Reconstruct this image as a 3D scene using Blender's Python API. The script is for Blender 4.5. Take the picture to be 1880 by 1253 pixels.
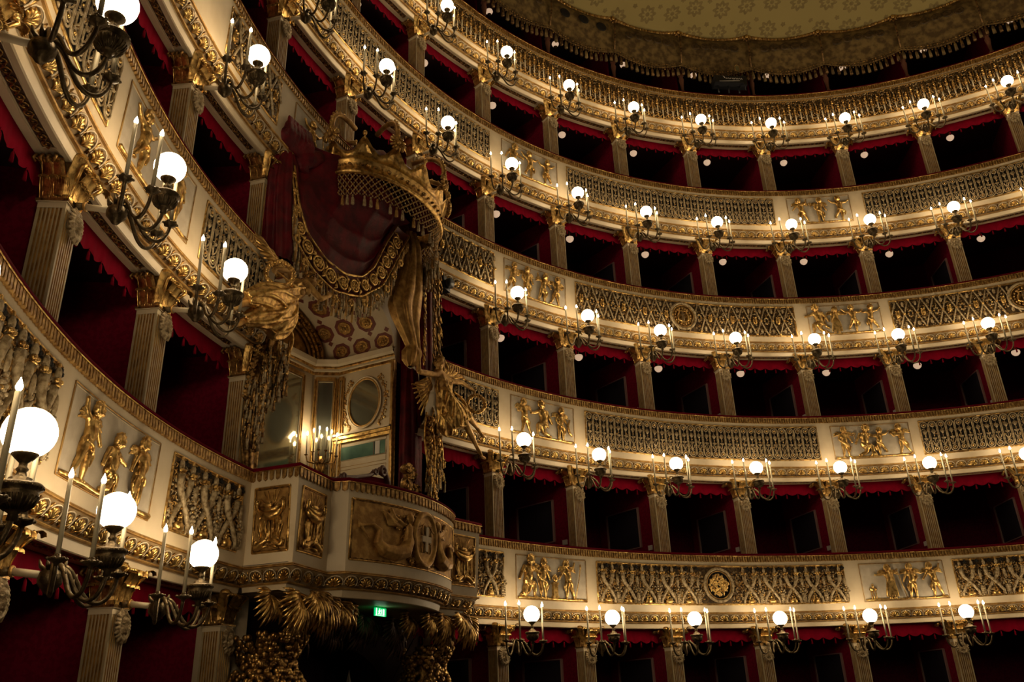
import bpy, math, random
import numpy as np
from mathutils import Matrix, Vector
random.seed(7)
PI = math.pi
for o in list(bpy.data.objects): bpy.data.objects.remove(o)
SC = bpy.context.scene
COL = SC.collection

# ------------------------------------------------------------------ camera
Z0 = 5.0                                   # height of the lowest row of lamp globes above the stalls floor
CX, CY = 7.76388, 7.53382                  # centre of the horseshoe in plan
TH0, DTH = -3.94203842, -0.18141415        # angle of column 0, step per column
ROW = {0: -3.2, 1: 0.0, 2: 3.194, 3: 6.359, 4: 9.581, 5: 12.8, 6: 16.0}
PITCH, ROLL, ZC, FPX = 0.4156057, -0.04003137, -1.51135438, 1530.08
cp, sp, cr, sr = math.cos(PITCH), math.sin(PITCH), math.cos(ROLL), math.sin(ROLL)
fw = Vector((0, cp, sp)); rt = Vector((1, 0, 0)); up = Vector((0, -sp, cp))
r2 = cr*rt + sr*up; u2 = -sr*rt + cr*up
cam = bpy.data.objects.new('camera', bpy.data.cameras.new('camera'))
M = Matrix.Identity(4)
for i in range(3):
    M[i][0] = r2[i]; M[i][1] = u2[i]; M[i][2] = -fw[i]
M[0][3], M[1][3], M[2][3] = 0, 0, Z0+ZC
cam.matrix_world = M
cam.data.sensor_width = 36; cam.data.lens = FPX/1880*36
cam.data.clip_start = 0.05; cam.data.clip_end = 200
COL.objects.link(cam); SC.camera = cam

# ------------------------------------------------------------------ world, exposure
w = bpy.data.worlds.new('hall_air'); SC.world = w; w.use_nodes = True
w.node_tree.nodes['Background'].inputs[0].default_value = (1.0, 0.62, 0.36, 1)
w.node_tree.nodes['Background'].inputs[1].default_value = 0.012
SC.view_settings.view_transform = 'Standard'; SC.view_settings.look = 'None'
SC.view_settings.exposure = 0.12; SC.view_settings.gamma = 1.0
SC.view_settings.use_curve_mapping = False
try:
    SC.cycles.use_denoising = True; SC.cycles.sample_clamp_indirect = 3.0; SC.cycles.sample_clamp_direct = 0
    SC.cycles.max_bounces = 6; SC.cycles.diffuse_bounces = 3; SC.cycles.glossy_bounces = 3
    SC.cycles.caustics_reflective = False; SC.cycles.caustics_refractive = False
except Exception: pass

# ------------------------------------------------------------------ materials
MATS = {}
def mat(name, color, rough=.5, metal=0., emit=None, estr=0., var=None, vscale=8., vsharp=(.4, .62), bump=0., bscale=40., sheen=0., trans=0., coat=0., spec=None):
    m = bpy.data.materials.new(name); m.use_nodes = True; nt = m.node_tree; b = nt.nodes['Principled BSDF']
    b.inputs['Base Color'].default_value = (*color, 1); b.inputs['Roughness'].default_value = rough
    b.inputs['Metallic'].default_value = metal
    if spec is not None: b.inputs['Specular IOR Level'].default_value = spec
    if sheen:
        b.inputs['Sheen Weight'].default_value = sheen; b.inputs['Sheen Roughness'].default_value = .4
    if coat: b.inputs['Coat Weight'].default_value = coat
    if trans: b.inputs['Transmission Weight'].default_value = trans
    if emit is not None:
        b.inputs['Emission Color'].default_value = (*emit, 1); b.inputs['Emission Strength'].default_value = estr
    tc = nt.nodes.new('ShaderNodeTexCoord')
    if var is not None:
        n = nt.nodes.new('ShaderNodeTexNoise'); n.inputs['Scale'].default_value = vscale; n.inputs['Detail'].default_value = 6
        nt.links.new(tc.outputs['Object'], n.inputs['Vector'])
        r = nt.nodes.new('ShaderNodeValToRGB'); r.color_ramp.elements[0].position = vsharp[0]; r.color_ramp.elements[1].position = vsharp[1]
        r.color_ramp.elements[0].color = (*var, 1); r.color_ramp.elements[1].color = (*color, 1)
        nt.links.new(n.outputs['Fac'], r.inputs['Fac']); nt.links.new(r.outputs['Color'], b.inputs['Base Color'])
    if bump:
        n2 = nt.nodes.new('ShaderNodeTexNoise'); n2.inputs['Scale'].default_value = bscale; n2.inputs['Detail'].default_value = 4
        nt.links.new(tc.outputs['Object'], n2.inputs['Vector'])
        bp = nt.nodes.new('ShaderNodeBump'); bp.inputs['Strength'].default_value = bump; bp.inputs['Distance'].default_value = .02
        nt.links.new(n2.outputs['Fac'], bp.inputs['Height']); nt.links.new(bp.outputs['Normal'], b.inputs['Normal'])
    MATS[name] = m; return m
CREAM = mat('cream_paint', (.70, .57, .38), .5, var=(.60, .47, .29), vscale=2.5, vsharp=(.3, .6))
COVE = mat('tan_cove', (.46, .33, .18), .5, .3, var=(.34, .22, .10), vscale=8)
SHAFTM = mat('tan_shaft_paint', (.56, .45, .28), .5, var=(.46, .35, .19), vscale=5)
GILTG = mat('dark_gilt_ground', (.16, .10, .04), .5, .5, var=(.05, .03, .015), vscale=20)
GROUND = mat('relief_ground', (.58, .50, .38), .6, var=(.48, .40, .29), vscale=6)
GOLD = mat('gilding', (.88, .58, .20), .30, .92, var=(.36, .19, .05), vscale=14, vsharp=(.36, .56), bump=.22, bscale=50)
GOLDD = mat('old_gilding', (.52, .31, .10), .34, .85, var=(.10, .045, .012), vscale=16, vsharp=(.38, .6), bump=.3, bscale=45)
GOLDL = mat('matt_gilding', (.60, .36, .11), .5, .55, var=(.34, .18, .05), vscale=9, bump=.3, bscale=30)
ANTIQ = mat('ivory_gilt_carving', (.52, .40, .23), .45, .25, var=(.24, .16, .07), vscale=22, vsharp=(.38, .58), bump=.4, bscale=90)
FRIEZE = mat('gilt_frieze', (.58, .36, .12), .42, .6, var=(.24, .12, .03), vscale=18, bump=.3)
DARK = mat('painted_void', (.012, .009, .006), .9)  # near-black colour standing in for the shade inside gaps and recesses
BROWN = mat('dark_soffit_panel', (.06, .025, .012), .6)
VELVET = mat('crimson_velvet', (.12, .001, .009), .85, spec=.08)
PELMET = mat('scarlet_pelmet_cloth', (.19, .001, .012), .85, spec=.05, var=(.15, .001, .010), vscale=5)
DAMASK = mat('red_damask', (.080, .002, .014), .9, spec=.1, var=(.055, .002, .011), vscale=24, vsharp=(.45, .55))
PARTRED = mat('partition_red', (.17, .002, .018), .9, spec=.1, var=(.13, .001, .013), vscale=20, vsharp=(.45, .55))
BOXCEIL = mat('box_ceiling_paint', (.05, .012, .014), .8)
MANTLE = mat('crimson_stucco_mantle', (.15, .004, .010), .55, var=(.07, .002, .006), vscale=5, bump=.35, bscale=26, spec=.28)
BRONZE = mat('dull_bronze', (.17, .125, .065), .42, .75, var=(.075, .05, .022), vscale=20, bump=.3)
CANDLE = mat('ivory_candle_sleeve', (.52, .45, .30), .5)
GLOBE = mat('lit_opal_globe', (.9, .88, .8), .3, emit=(1, .77, .48), estr=17.0)
FLAME = mat('lit_candle_bulb', (1, .9, .7), .3, emit=(1, .77, .48), estr=90.0)
BOWL = mat('box_lamp_glass', (.9, .75, .6), .4, emit=(1, .66, .42), estr=.5)
MIRROR = mat('dim_mirror', (.34, .33, .24), .10, .8)
MIRRORD = mat('dark_mirror', (.05, .04, .055), .12, .6)
MFRAME = mat('dull_mirror_frame', (.32, .19, .17), .5, .2)
WHITEP = mat('white_plastic', (.55, .5, .45), .5)
BLACK = mat('black_metal', (.015, .015, .017), .4, .2)
WOOD = mat('carved_dark_wood', (.10, .035, .02), .4, coat=.3)
GREEN = mat('lit_green_sign', (.0, .5, .15), .4, emit=(.0, .55, .13), estr=1.0)
SIGNW = mat('lit_white_pictogram', (.9, 1, .9), .4, emit=(.75, 1, .8), estr=1.3)
TEAL = mat('pale_green_glass', (.10, .24, .20), .08, .55, var=(.28, .48, .38), vscale=1.5)
FLOOR = mat('dark_parquet', (.05, .03, .02), .5)
PURPLE = mat('dark_plum_curtain', (.03, .004, .02), .8)
DAM2 = mat('gold_embroidery', (.62, .38, .11), .4, .6, var=(.12, .02, .012), vscale=20, vsharp=(.45, .55), bump=.6, bscale=45)

# ceiling cloth with flower rosettes
m = mat('ochre_flowered_canopy', (.42, .33, .10), .8); nt = m.node_tree; b = nt.nodes['Principled BSDF']
tc = nt.nodes.new('ShaderNodeTexCoord')
def rosette(scale, r0, r1, petals, off, rand=.25):
    mp = nt.nodes.new('ShaderNodeMapping'); mp.inputs['Scale'].default_value = (scale, scale, scale); mp.inputs['Location'].default_value = (off, off*.7, 0)
    nt.links.new(tc.outputs['Object'], mp.inputs['Vector'])
    fl = nt.nodes.new('ShaderNodeVectorMath'); fl.operation = 'MULTIPLY'; fl.inputs[1].default_value = (1, 1, 0); nt.links.new(mp.outputs[0], fl.inputs[0])
    vo = nt.nodes.new('ShaderNodeTexVoronoi'); vo.voronoi_dimensions = '2D'; vo.inputs['Scale'].default_value = 1.0; vo.inputs['Randomness'].default_value = rand
    nt.links.new(fl.outputs[0], vo.inputs['Vector'])
    sb = nt.nodes.new('ShaderNodeVectorMath'); sb.operation = 'SUBTRACT'; nt.links.new(fl.outputs[0], sb.inputs[0]); nt.links.new(vo.outputs['Position'], sb.inputs[1])
    ln = nt.nodes.new('ShaderNodeVectorMath'); ln.operation = 'LENGTH'; nt.links.new(sb.outputs[0], ln.inputs[0])
    sx = nt.nodes.new('ShaderNodeSeparateXYZ'); nt.links.new(sb.outputs[0], sx.inputs[0])
    def mth(op, a, c=None):
        n_ = nt.nodes.new('ShaderNodeMath'); n_.operation = op
        for q, v in enumerate((a, c)):
            if v is None: continue
            if isinstance(v, (int, float)): n_.inputs[q].default_value = v
            else: nt.links.new(v, n_.inputs[q])
        return n_.outputs[0]
    th = mth('ARCTAN2', sx.outputs[0], sx.outputs[1]); pet = mth('MULTIPLY', mth('COSINE', mth('MULTIPLY', th, petals)), r1*.16)
    rr = mth('SUBTRACT', ln.outputs['Value'], pet)
    a = mth('LESS_THAN', rr, r1); c = mth('GREATER_THAN', rr, r0); d = mth('LESS_THAN', ln.outputs['Value'], r0*.5)
    return mth('MAXIMUM', mth('MULTIPLY', a, c), d), mth
A1, mth = rosette(1.35, .16, .30, 8, 0.0); A2, _ = rosette(1.35, .0, .085, 5, .5, .25)
nz = nt.nodes.new('ShaderNodeTexNoise'); nz.inputs['Scale'].default_value = 9; nz.inputs['Detail'].default_value = 5
nt.links.new(tc.outputs['Object'], nz.inputs['Vector'])
fac = mth('MULTIPLY', mth('MAXIMUM', A1, A2), mth('ADD', mth('MULTIPLY', nz.outputs['Fac'], .9), .15))
mx = nt.nodes.new('ShaderNodeMix'); mx.data_type = 'RGBA'; mx.inputs['A'].default_value = (.36, .28, .10, 1); mx.inputs['B'].default_value = (.15, .10, .035, 1)
nt.links.new(fac, mx.inputs['Factor']); nt.links.new(mx.outputs['Result'], b.inputs['Base Color'])
CANOPY = m

# ------------------------------------------------------------------ mesh builder
class MB:
    def __init__(s, f=None):
        s.v = []; s.n = 0; s.f = []; s.m = []; s.s = []; s.mats = []; s.map = f
    def mi(s, m):
        if m not in s.mats: s.mats.append(m)
        return s.mats.index(m)
    def add(s, V, F, m, smooth=True):
        V = np.asarray(V, float)
        if s.map is not None: V = s.map(V)
        k = s.mi(m); n = s.n
        s.v.append(V); s.n += len(V)
        s.f.extend([tuple(i+n for i in f) for f in F]); s.m.extend([k]*len(F)); s.s.extend([smooth]*len(F))
    def grid(s, P, m, closeu=False, closev=False, smooth=True):
        P = np.asarray(P, float); a, b = P.shape[:2]; F = []
        for i in range(a if closeu else a-1):
            for j in range(b if closev else b-1):
                i2 = (i+1) % a; j2 = (j+1) % b
                F.append((i*b+j, i2*b+j, i2*b+j2, i*b+j2))
        s.add(P.reshape(-1, 3), F, m, smooth)
    def box(s, c, h, m, rot=None, taper=1.0):
        x, y, z = h
        V = np.array([(-x, -y, -z), (x, -y, -z), (x, y, -z), (-x, y, -z), (-x*taper, -y*taper, z), (x*taper, -y*taper, z), (x*taper, y*taper, z), (-x*taper, y*taper, z)], float)
        if rot is not None: V = V @ np.asarray(rot).T
        s.add(V+np.asarray(c, float), [(0, 3, 2, 1), (4, 5, 6, 7), (0, 1, 5, 4), (1, 2, 6, 5), (2, 3, 7, 6), (3, 0, 4, 7)], m, False)
    def tube(s, P, r, m, n=6, cap=True, flat=None):
        P = np.asarray(P, float); k = len(P); r = np.broadcast_to(np.asarray(r, float), (k,))
        T = np.gradient(P, axis=0); T /= np.linalg.norm(T, axis=1)[:, None]+1e-12
        ref = np.array([0, 0, 1.]) if abs(T[0] @ np.array([0, 0, 1.])) < .9 else np.array([0, 1., 0])
        A = np.cross(T[0], ref); A /= np.linalg.norm(A); rings = []
        for i in range(k):
            A = A-(A @ T[i])*T[i]; A /= np.linalg.norm(A)+1e-12; B = np.cross(T[i], A)
            a = np.arange(n)*2*PI/n
            R = P[i]+r[i]*(np.cos(a)[:, None]*A+np.sin(a)[:, None]*B)
            rings.append(R)
        V = np.concatenate(rings); F = []
        if flat is not None: V = flat(V)
        for i in range(k-1):
            for j in range(n):
                j2 = (j+1) % n; F.append((i*n+j, i*n+j2, (i+1)*n+j2, (i+1)*n+j))
        if cap: F.append(tuple(range(n))[::-1]); F.append(tuple(range((k-1)*n, k*n)))
        s.add(V, F, m)
    def ell(s, c, r, m, nu=8, nv=5, rot=None):
        r = np.broadcast_to(np.asarray(r, float), (3,)); V = [(0, 0, -1.)]
        for i in range(1, nv):
            p = -PI/2+PI*i/nv
            for j in range(nu):
                a = 2*PI*j/nu; V.append((math.cos(p)*math.cos(a), math.cos(p)*math.sin(a), math.sin(p)))
        V.append((0, 0, 1.)); V = np.array(V)*r
        if rot is not None: V = V @ np.asarray(rot).T
        F = [(0, 1+(j+1) % nu, 1+j) for j in range(nu)]
        for i in range(nv-2):
            for j in range(nu):
                a = 1+i*nu; F.append((a+j, a+(j+1) % nu, a+nu+(j+1) % nu, a+nu+j))
        e = 1+(nv-1)*nu; a = 1+(nv-2)*nu
        F += [(e, a+j, a+(j+1) % nu) for j in range(nu)]
        s.add(V+np.asarray(c, float), F, m)
    def lathe(s, prof, c, m, n=16):
        a = np.arange(n)*2*PI/n
        P = np.array([[(c[0]+r*math.cos(t), c[1]+r*math.sin(t), c[2]+z) for t in a] for r, z in prof])
        s.grid(P, m, closev=True)
    def torus(s, c, R, r, m, ax='y', n=16, k=6, ry=None):
        P = []
        for i in range(n):
            t = 2*PI*i/n; row = []
            for j in range(k):
                q = 2*PI*j/k; a = (R+r*math.cos(q)); b = ((ry or R)+r*math.cos(q))
                p = (a*math.cos(t), r*math.sin(q), b*math.sin(t))
                if ax == 'z': p = (p[0], p[2], p[1])
                if ax == 'x': p = (p[1], p[0], p[2])
                row.append((c[0]+p[0], c[1]+p[1], c[2]+p[2]))
            P.append(row)
        s.grid(P, m, closeu=True, closev=True)
    def mesh(s, name):
        me = bpy.data.meshes.new(name)
        V = np.concatenate(s.v) if s.v else np.zeros((0, 3))
        me.from_pydata(V.tolist(), [], s.f)
        for mm in s.mats: me.materials.append(mm)
        me.polygons.foreach_set('material_index', s.m); me.polygons.foreach_set('use_smooth', s.s)
        me.update(); return me
    def obj(s, name, parent=None, at=None):
        return link(name, s.mesh(name), parent, at)

def link(name, me, parent=None, at=None):
    o = bpy.data.objects.new(name, me); COL.objects.link(o)
    if parent is not None: o.parent = parent
    if at is not None: put(o, *at)
    return o
def tag(o, label, cat, group=None, kind=None):
    if label: o['label'] = label
    if cat: o['category'] = cat
    if group: o['group'] = group
    if kind: o['kind'] = kind
    return o
def ang(k): return TH0+DTH*k
def wpos(k, R, z):
    t = ang(k); return Vector((CX+R*math.cos(t), CY+R*math.sin(t), Z0+z))
def put(o, k, R, z):                       # local +Y looks to the hall centre, local -X is the direction of growing k
    o.location = wpos(k, R, z); o.rotation_euler = (0, 0, ang(k)+PI/2)
    return o
def thing(name, label, cat, at, group=None):
    o = bpy.data.objects.new(name, None); o.empty_display_size = .1; COL.objects.link(o)
    put(o, *at); return tag(o, label, cat, group)
def ring(R, k, z):                         # point in the frame of an object standing at C
    t = TH0+DTH*np.asarray(k, float); return np.stack([R*np.cos(t), R*np.sin(t), z+0*t], -1)
def struct(o): o['kind'] = 'structure'; return o
def lproj(p):                              # pixel of a world point
    d = Vector(p)-cam.location; w_ = d.dot(fw)
    if w_ <= .1: return None
    return (940+FPX*d.dot(r2)/w_, 626.5-FPX*d.dot(u2)/w_)
def seen(k, R, z, mx=120, my=120):
    p = lproj(wpos(k, R, z)); return p is not None and -mx < p[0] < 1880+mx and -my < p[1] < 1253+my
ORD = {1: 'first', 2: 'second', 3: 'third', 4: 'fourth', 5: 'fifth', 6: 'sixth', 7: 'seventh', 8: 'eighth', 9: 'ninth', 10: 'tenth', 11: 'eleventh', 12: 'twelfth', 13: 'thirteenth', 14: 'fourteenth', 15: 'fifteenth', 16: 'sixteenth', 17: 'seventeenth', 18: 'eighteenth'}
TIER = {0: 'lowest tier', 1: 'second tier', 2: 'third tier', 3: 'fourth tier', 4: 'fifth tier', 5: 'sixth tier', 6: 'top tier'}
def colname(k):
    if k >= 0: return ORD[int(k)+1]+' column right of the royal box'
    if k <= -3: return ORD[int(-k)-2]+' column left of the royal box'
    return {-2: 'left column above the crown', -1: 'right column above the crown'}[int(k)]
def rowname(t): return {1: 'lowest', 2: 'second', 3: 'third', 4: 'fourth', 5: 'fifth'}[t]
def remesh(mb, name, vox, mats, smooth=1):
    me = mb.mesh(name); o = bpy.data.objects.new('tmp', me); COL.objects.link(o)
    md = o.modifiers.new('r', 'REMESH'); md.mode = 'VOXEL'; md.voxel_size = vox; md.use_smooth_shade = True
    if smooth:
        sm = o.modifiers.new('s', 'SMOOTH'); sm.iterations = smooth; sm.factor = .5
    dg = bpy.context.evaluated_depsgraph_get(); me2 = bpy.data.meshes.new_from_object(o.evaluated_get(dg))
    bpy.data.objects.remove(o); me2.name = name; me2.materials.clear()
    for mm in mats: me2.materials.append(mm)
    for p in me2.polygons: p.use_smooth = True
    return me2

R0 = 11.46; ARC = abs(DTH)*R0              # metres of parapet per bay
KA, KB = -7.4, 8.6
# ------------------------------------------------------------------ parapets
PROF_RAIL = [(-.30, 1.37), (-.28, 1.395), (-.12, 1.412), (-.01, 1.408), (.02, 1.388), (.018, 1.353), (-.01, 1.353)]
PROF_WALL = [(-.012, 1.353), (-.014, 1.221), (-.055, .192)]
PROF_LIP = [(-.055, .192), (-.028, .188), (-.022, .178), (-.03, .170), (-.028, .16), (-.05, .155)]
PROF_COVE = [(-.05, .155), (-.075, .13), (-.10, .09), (-.15, .03), (-.19, .0)]
PROF_BEAD = [(-.19, .0), (-.165, -.002), (-.16, -.012), (-.17, -.022), (-.2, -.024)]
PROF_CORONA = [(-.2, -.024), (-.215, -.028), (-.235, -.11), (-.25, -.118)]
PROF_SOFF = [(-.25, -.118), (-.30, -.112), (-.31, -.098), (-.43, -.098), (-.44, -.112), (-.52, -.112)]

class RingPath:
    def __init__(s, k0, k1):
        s.k0, s.k1 = k0, k1; s.L = (k1-k0)*ARC; s.n = max(2, int((k1-k0)*10)); s.us = np.linspace(0, s.L, s.n+1)
    def map(s, V):                         # (u, d, z) -> xyz in the frame of C
        V = np.asarray(V, float); t = TH0+DTH*(s.k0+V[:, 0]/ARC); R = R0-V[:, 1]
        return np.stack([R*np.cos(t), R*np.sin(t), V[:, 2]], 1)
class PolyPath:                            # plan polyline in the royal frame (s, r); outward offset d goes toward the hall
    def __init__(s, pts):
        P = np.array(pts, float); s.P = P; D = np.diff(P, axis=0); l = np.linalg.norm(D, axis=1); s.us = np.r_[0, np.cumsum(l)]; s.L = s.us[-1]
        D = D/l[:, None]; N = np.stack([D[:, 1], -D[:, 0]], 1)
        s.N = N; Mt = [N[0]]
        for i in range(1, len(P)-1):
            m_ = N[i-1]+N[i]; m_ /= (m_ @ N[i]); Mt.append(m_)
        Mt.append(N[-1]); s.M = np.array(Mt)
    def map(s, V):
        V = np.asarray(V, float); u = V[:, 0]; i = np.clip(np.searchsorted(s.us, u, 'right')-1, 0, len(s.us)-2)
        t = ((u-s.us[i])/(s.us[i+1]-s.us[i]))[:, None]; d = V[:, 1][:, None]
        A = s.P[i]+s.M[i]*d; B = s.P[i+1]+s.M[i+1]*d; Q = A*(1-t)+B*t
        return np.stack([-Q[:, 0], 11.5-Q[:, 1], V[:, 2]], 1)
def sweep(mb, path, prof, m, smooth=False):
    P = [[(u, d, z) for d, z in prof] for u in path.us]
    mb.grid(P, m, smooth=smooth)
def runs(path):                            # straight or curved stretches to set ornaments along
    if isinstance(path, RingPath): return [(0, path.L)]
    out = []; a = 0
    for i in range(1, len(path.us)):
        if i == len(path.us)-1 or (path.N[i-1] @ path.N[i]) < .93:
            out.append((a, path.us[i])); a = path.us[i]
    return out
def b_rail(path):
    mb = MB(path.map); sweep(mb, path, PROF_RAIL, VELVET, True); return mb
def b_frieze(path, step=.06):
    mb = MB(path.map)
    if step < .07: sweep(mb, path, [(-.009, 1.353), (-.011, 1.226)], GOLDL)
    for a, b_ in runs(path):
        n = max(1, int((b_-a)/step)); st = (b_-a)/n
        for i in range(n):
            u = a+(i+.5)*st; w_ = st*.36
            V = [(u-w_, -.013, 1.345), (u+w_, -.013, 1.345), (u+w_, .012, 1.343), (u-w_, .012, 1.343),
                 (u-w_*.9, -.02, 1.24), (u+w_*.9, -.02, 1.24), (u+w_*.8, .016, 1.245), (u-w_*.8, .016, 1.245), (u, .014, 1.222), (u, -.02, 1.222)]
            mb.add(V, [(3, 2, 6, 7), (0, 3, 7, 4), (2, 1, 5, 6), (0, 1, 2, 3), (7, 6, 8), (4, 7, 8, 9), (6, 5, 9, 8)], FRIEZE, False)
        P = [(a+(b_-a)*j/60, .018, 1.348) for j in range(61)]
        mb.tube(P, .008, GOLD, 4)
    return mb
def b_wall(path):
    mb = MB(path.map); sweep(mb, path, PROF_WALL, CREAM); return mb
def b_cornice(path, step=.24):
    mb = MB(path.map)
    sweep(mb, path, PROF_LIP, GOLDL); sweep(mb, path, PROF_COVE, COVE, True); sweep(mb, path, PROF_BEAD, GOLDL)
    for a, b_ in runs(path):
        n = max(1, round((b_-a)/step)); st = (b_-a)/n
        for i in range(n):
            u = a+(i+.5)*st
            for j in range(7):             # ribs of the shell
                q = (j-3)/3*1.2; L = .128-.020*abs(j-3)/3
                pts = []
                for t in (0.05, .4, .75, 1.0):
                    pts.append((u+math.sin(q)*L*t, -.165+.085*t*math.cos(q)+.035*math.sin(t*PI), .012+math.cos(q)*L*t))
                mb.tube(pts, [.006, .014, .019, .008], GOLD, 4)
            pts = []
            for j in range(9):             # pale strap round the shell
                q = -1.0*PI*.62+j/8*2*PI*.62
                zz = .055+math.cos(q)*.078; pts.append((u+math.sin(q)*st*.47, -.158+.10*max(0, zz)/.13+.01, zz))
            mb.tube(pts, .0085, CREAM, 4, cap=False)
            ue = u+st*.5
            if ue < b_-.02:
                mb.tube([(ue, -.16, .012), (ue, -.105, .05), (ue, -.075, .10), (ue, -.045, .13)], [.016, .012, .018, .008], GOLDD, 4)
    return mb
def b_corona(path):
    mb = MB(path.map); sweep(mb, path, PROF_CORONA, CREAM); return mb
def b_soffit(path, kk=None):
    mb = MB(path.map); sweep(mb, path, PROF_SOFF, CREAM); return mb
def b_scroll():                            # sunk soffit panel with a running scroll, one bay, local frame at R0
    def f(V):
        V = np.asarray(V, float); a = V[:, 0]/R0; R = R0-V[:, 1]
        return np.stack([-R*np.sin(a), R0-R*np.cos(a), V[:, 2]], 1)
    mb = MB(f); L = ARC
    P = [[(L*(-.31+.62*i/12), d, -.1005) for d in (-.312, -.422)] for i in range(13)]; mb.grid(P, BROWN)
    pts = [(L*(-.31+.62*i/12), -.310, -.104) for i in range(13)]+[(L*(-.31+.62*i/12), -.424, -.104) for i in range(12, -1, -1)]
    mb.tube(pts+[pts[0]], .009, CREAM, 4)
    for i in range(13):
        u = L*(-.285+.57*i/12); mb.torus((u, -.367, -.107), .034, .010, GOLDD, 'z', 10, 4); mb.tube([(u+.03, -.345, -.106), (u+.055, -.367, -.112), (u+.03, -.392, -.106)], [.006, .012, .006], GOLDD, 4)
        mb.ell((u, -.372, -.108), (.012, .012, .012), GOLD, 5, 3)
    return mb
SCROLL = b_scroll().mesh('soffit_scroll')

def parapet(row, k0, k1, label, grp=None):
    root = bpy.data.objects.new('box_parapet', None); COL.objects.link(root); root.location = (CX, CY, Z0+ROW[row])
    tag(root, label, 'parapet', grp)
    p = RingPath(k0, k1); key = (k0, k1)
    if key not in PCACHE:
        PCACHE[key] = [('velvet_rail', b_rail(p).mesh('velvet_rail')), ('tooth_frieze', b_frieze(p).mesh('tooth_frieze')), ('parapet_wall', b_wall(p).mesh('parapet_wall')),
                       ('shell_cornice', b_cornice(p).mesh('shell_cornice')), ('lower_fascia', b_corona(p).mesh('lower_fascia')), ('soffit', b_soffit(p).mesh('soffit'))]
    for n, me in PCACHE[key]: link(n, me, root)
    for k in range(math.ceil(k0-.01), math.floor(k1)):
        if k+1 > k1+.3: continue
        o = link('soffit_scroll', SCROLL, root); t = ang(k+.5)
        o.location = (R0*math.cos(t), R0*math.sin(t), 0); o.rotation_euler = (0, 0, t+PI/2)
    return root
PCACHE = {}
parapet(1, KA, -2.94, 'lowest curved box parapet, stretch left of the projecting royal balcony')
parapet(1, -.86, KB, 'lowest curved box parapet, stretch right of the projecting royal balcony')
parapet(2, KA, -3.0, 'second curved box parapet from the bottom, stretch left of the royal box')
parapet(2, -1.0, KB, 'second curved box parapet from the bottom, stretch right of the royal box')
parapet(3, KA, KB, 'third curved box parapet from the bottom, passing behind the gilded crown')
parapet(4, KA, KB, 'fourth curved box parapet from the bottom, just above the gilded crown')
parapet(5, KA, KB, 'topmost curved box parapet, under the flowered ceiling canopy')

# ------------------------------------------------------------------ floors, walls, ceilings of the boxes
def ringwall(name, R, z0, z1, k0, k1, m, thick=.06):
    n = int((k1-k0)*4); ks = np.linspace(k0, k1, n+1); mb = MB()
    P = np.stack([ring(R, ks, z0), ring(R, ks, z1), ring(R+thick, ks, z1), ring(R+thick, ks, z0)], 1)
    mb.grid(P, m, closev=True, smooth=False)
    o = mb.obj(name); o.location = (CX, CY, Z0); return struct(o)
def ringslab(name, Ra, Rb, z0, z1, k0, k1, m):
    n = int((k1-k0)*4); ks = np.linspace(k0, k1, n+1); mb = MB()
    P = np.stack([ring(Ra, ks, z0), ring(Ra, ks, z1), ring(Rb, ks, z1), ring(Rb, ks, z0)], 1)
    mb.grid(P, m, closev=True, smooth=False)
    o = mb.obj(name); o.location = (CX, CY, Z0); return struct(o)
RB = 13.75
for t in range(0, 6):
    za, zb = ROW[t]+.15, ROW[t+1]-.10
    for (a, b_) in ([(KA, -3.0), (-1.0, KB)] if t in (0, 1, 2) else [(KA, KB)]):
        ringwall('wall_back', RB, za, zb, a, b_, DAMASK)
        ringslab('floor_tier', 11.82 if t else 11.8, RB, za-.08, za, a, b_, BOXCEIL)
        ringslab('ceiling_tier', 11.93, RB, zb, zb+.06, a, b_, BOXCEIL)
ringwall('wall_back', RB, ROW[5]+.15, ROW[6]+.6, KA, KB, DAMASK)
ringslab('floor_tier', 11.82, RB, ROW[5]+.07, ROW[5]+.15, KA, KB, BOXCEIL)
ringslab('ceiling_tier', 11.7, RB, ROW[6]+.5, ROW[6]+.56, KA, KB, BOXCEIL)
for t in (1, 2):
    pass
mbw = MB(); mbw.box((0, 0, 0), (.03, .03, .03), CREAM)
# stalls floor and lowest wall
mb = MB(); mb.box((4, 4, -.05), (22, 22, .05), FLOOR); struct(mb.obj('floor'))
ringwall('wall_stalls', 11.7, -5.0, ROW[0]+1.4, KA, -3.0, CREAM); ringwall('wall_stalls', 11.7, -5.0, ROW[0]+1.4, -.8, KB, CREAM)

def partition_mesh(h):
    mb = MB(); n = 8; a = np.array([0.02, -.02]); b_ = np.array([-.245*1.05, -1.78])
    # oblique partition: outer end at the column back, inner end at the back wall (local X = -k direction, Y toward hall; origin at R 11.95)
    t = .03; d = np.array([.42, -1.78]); d = d/np.linalg.norm(d); nn = np.array([-d[1], d[0]])*t; A = np.array([0, -.02]); B = np.array([.42, -1.78])
    V = []
    for z in (0, h):
        for q in (A-nn, A+nn, B+nn, B-nn): V.append((q[0], q[1], z))
    mb.add(V, [(0, 1, 2, 3), (7, 6, 5, 4), (0, 4, 5, 1), (1, 5, 6, 2), (2, 6, 7, 3), (3, 7, 4, 0)], PARTRED, False)
    return mb.mesh('wall_partition')
PART = partition_mesh(3.02)
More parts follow.
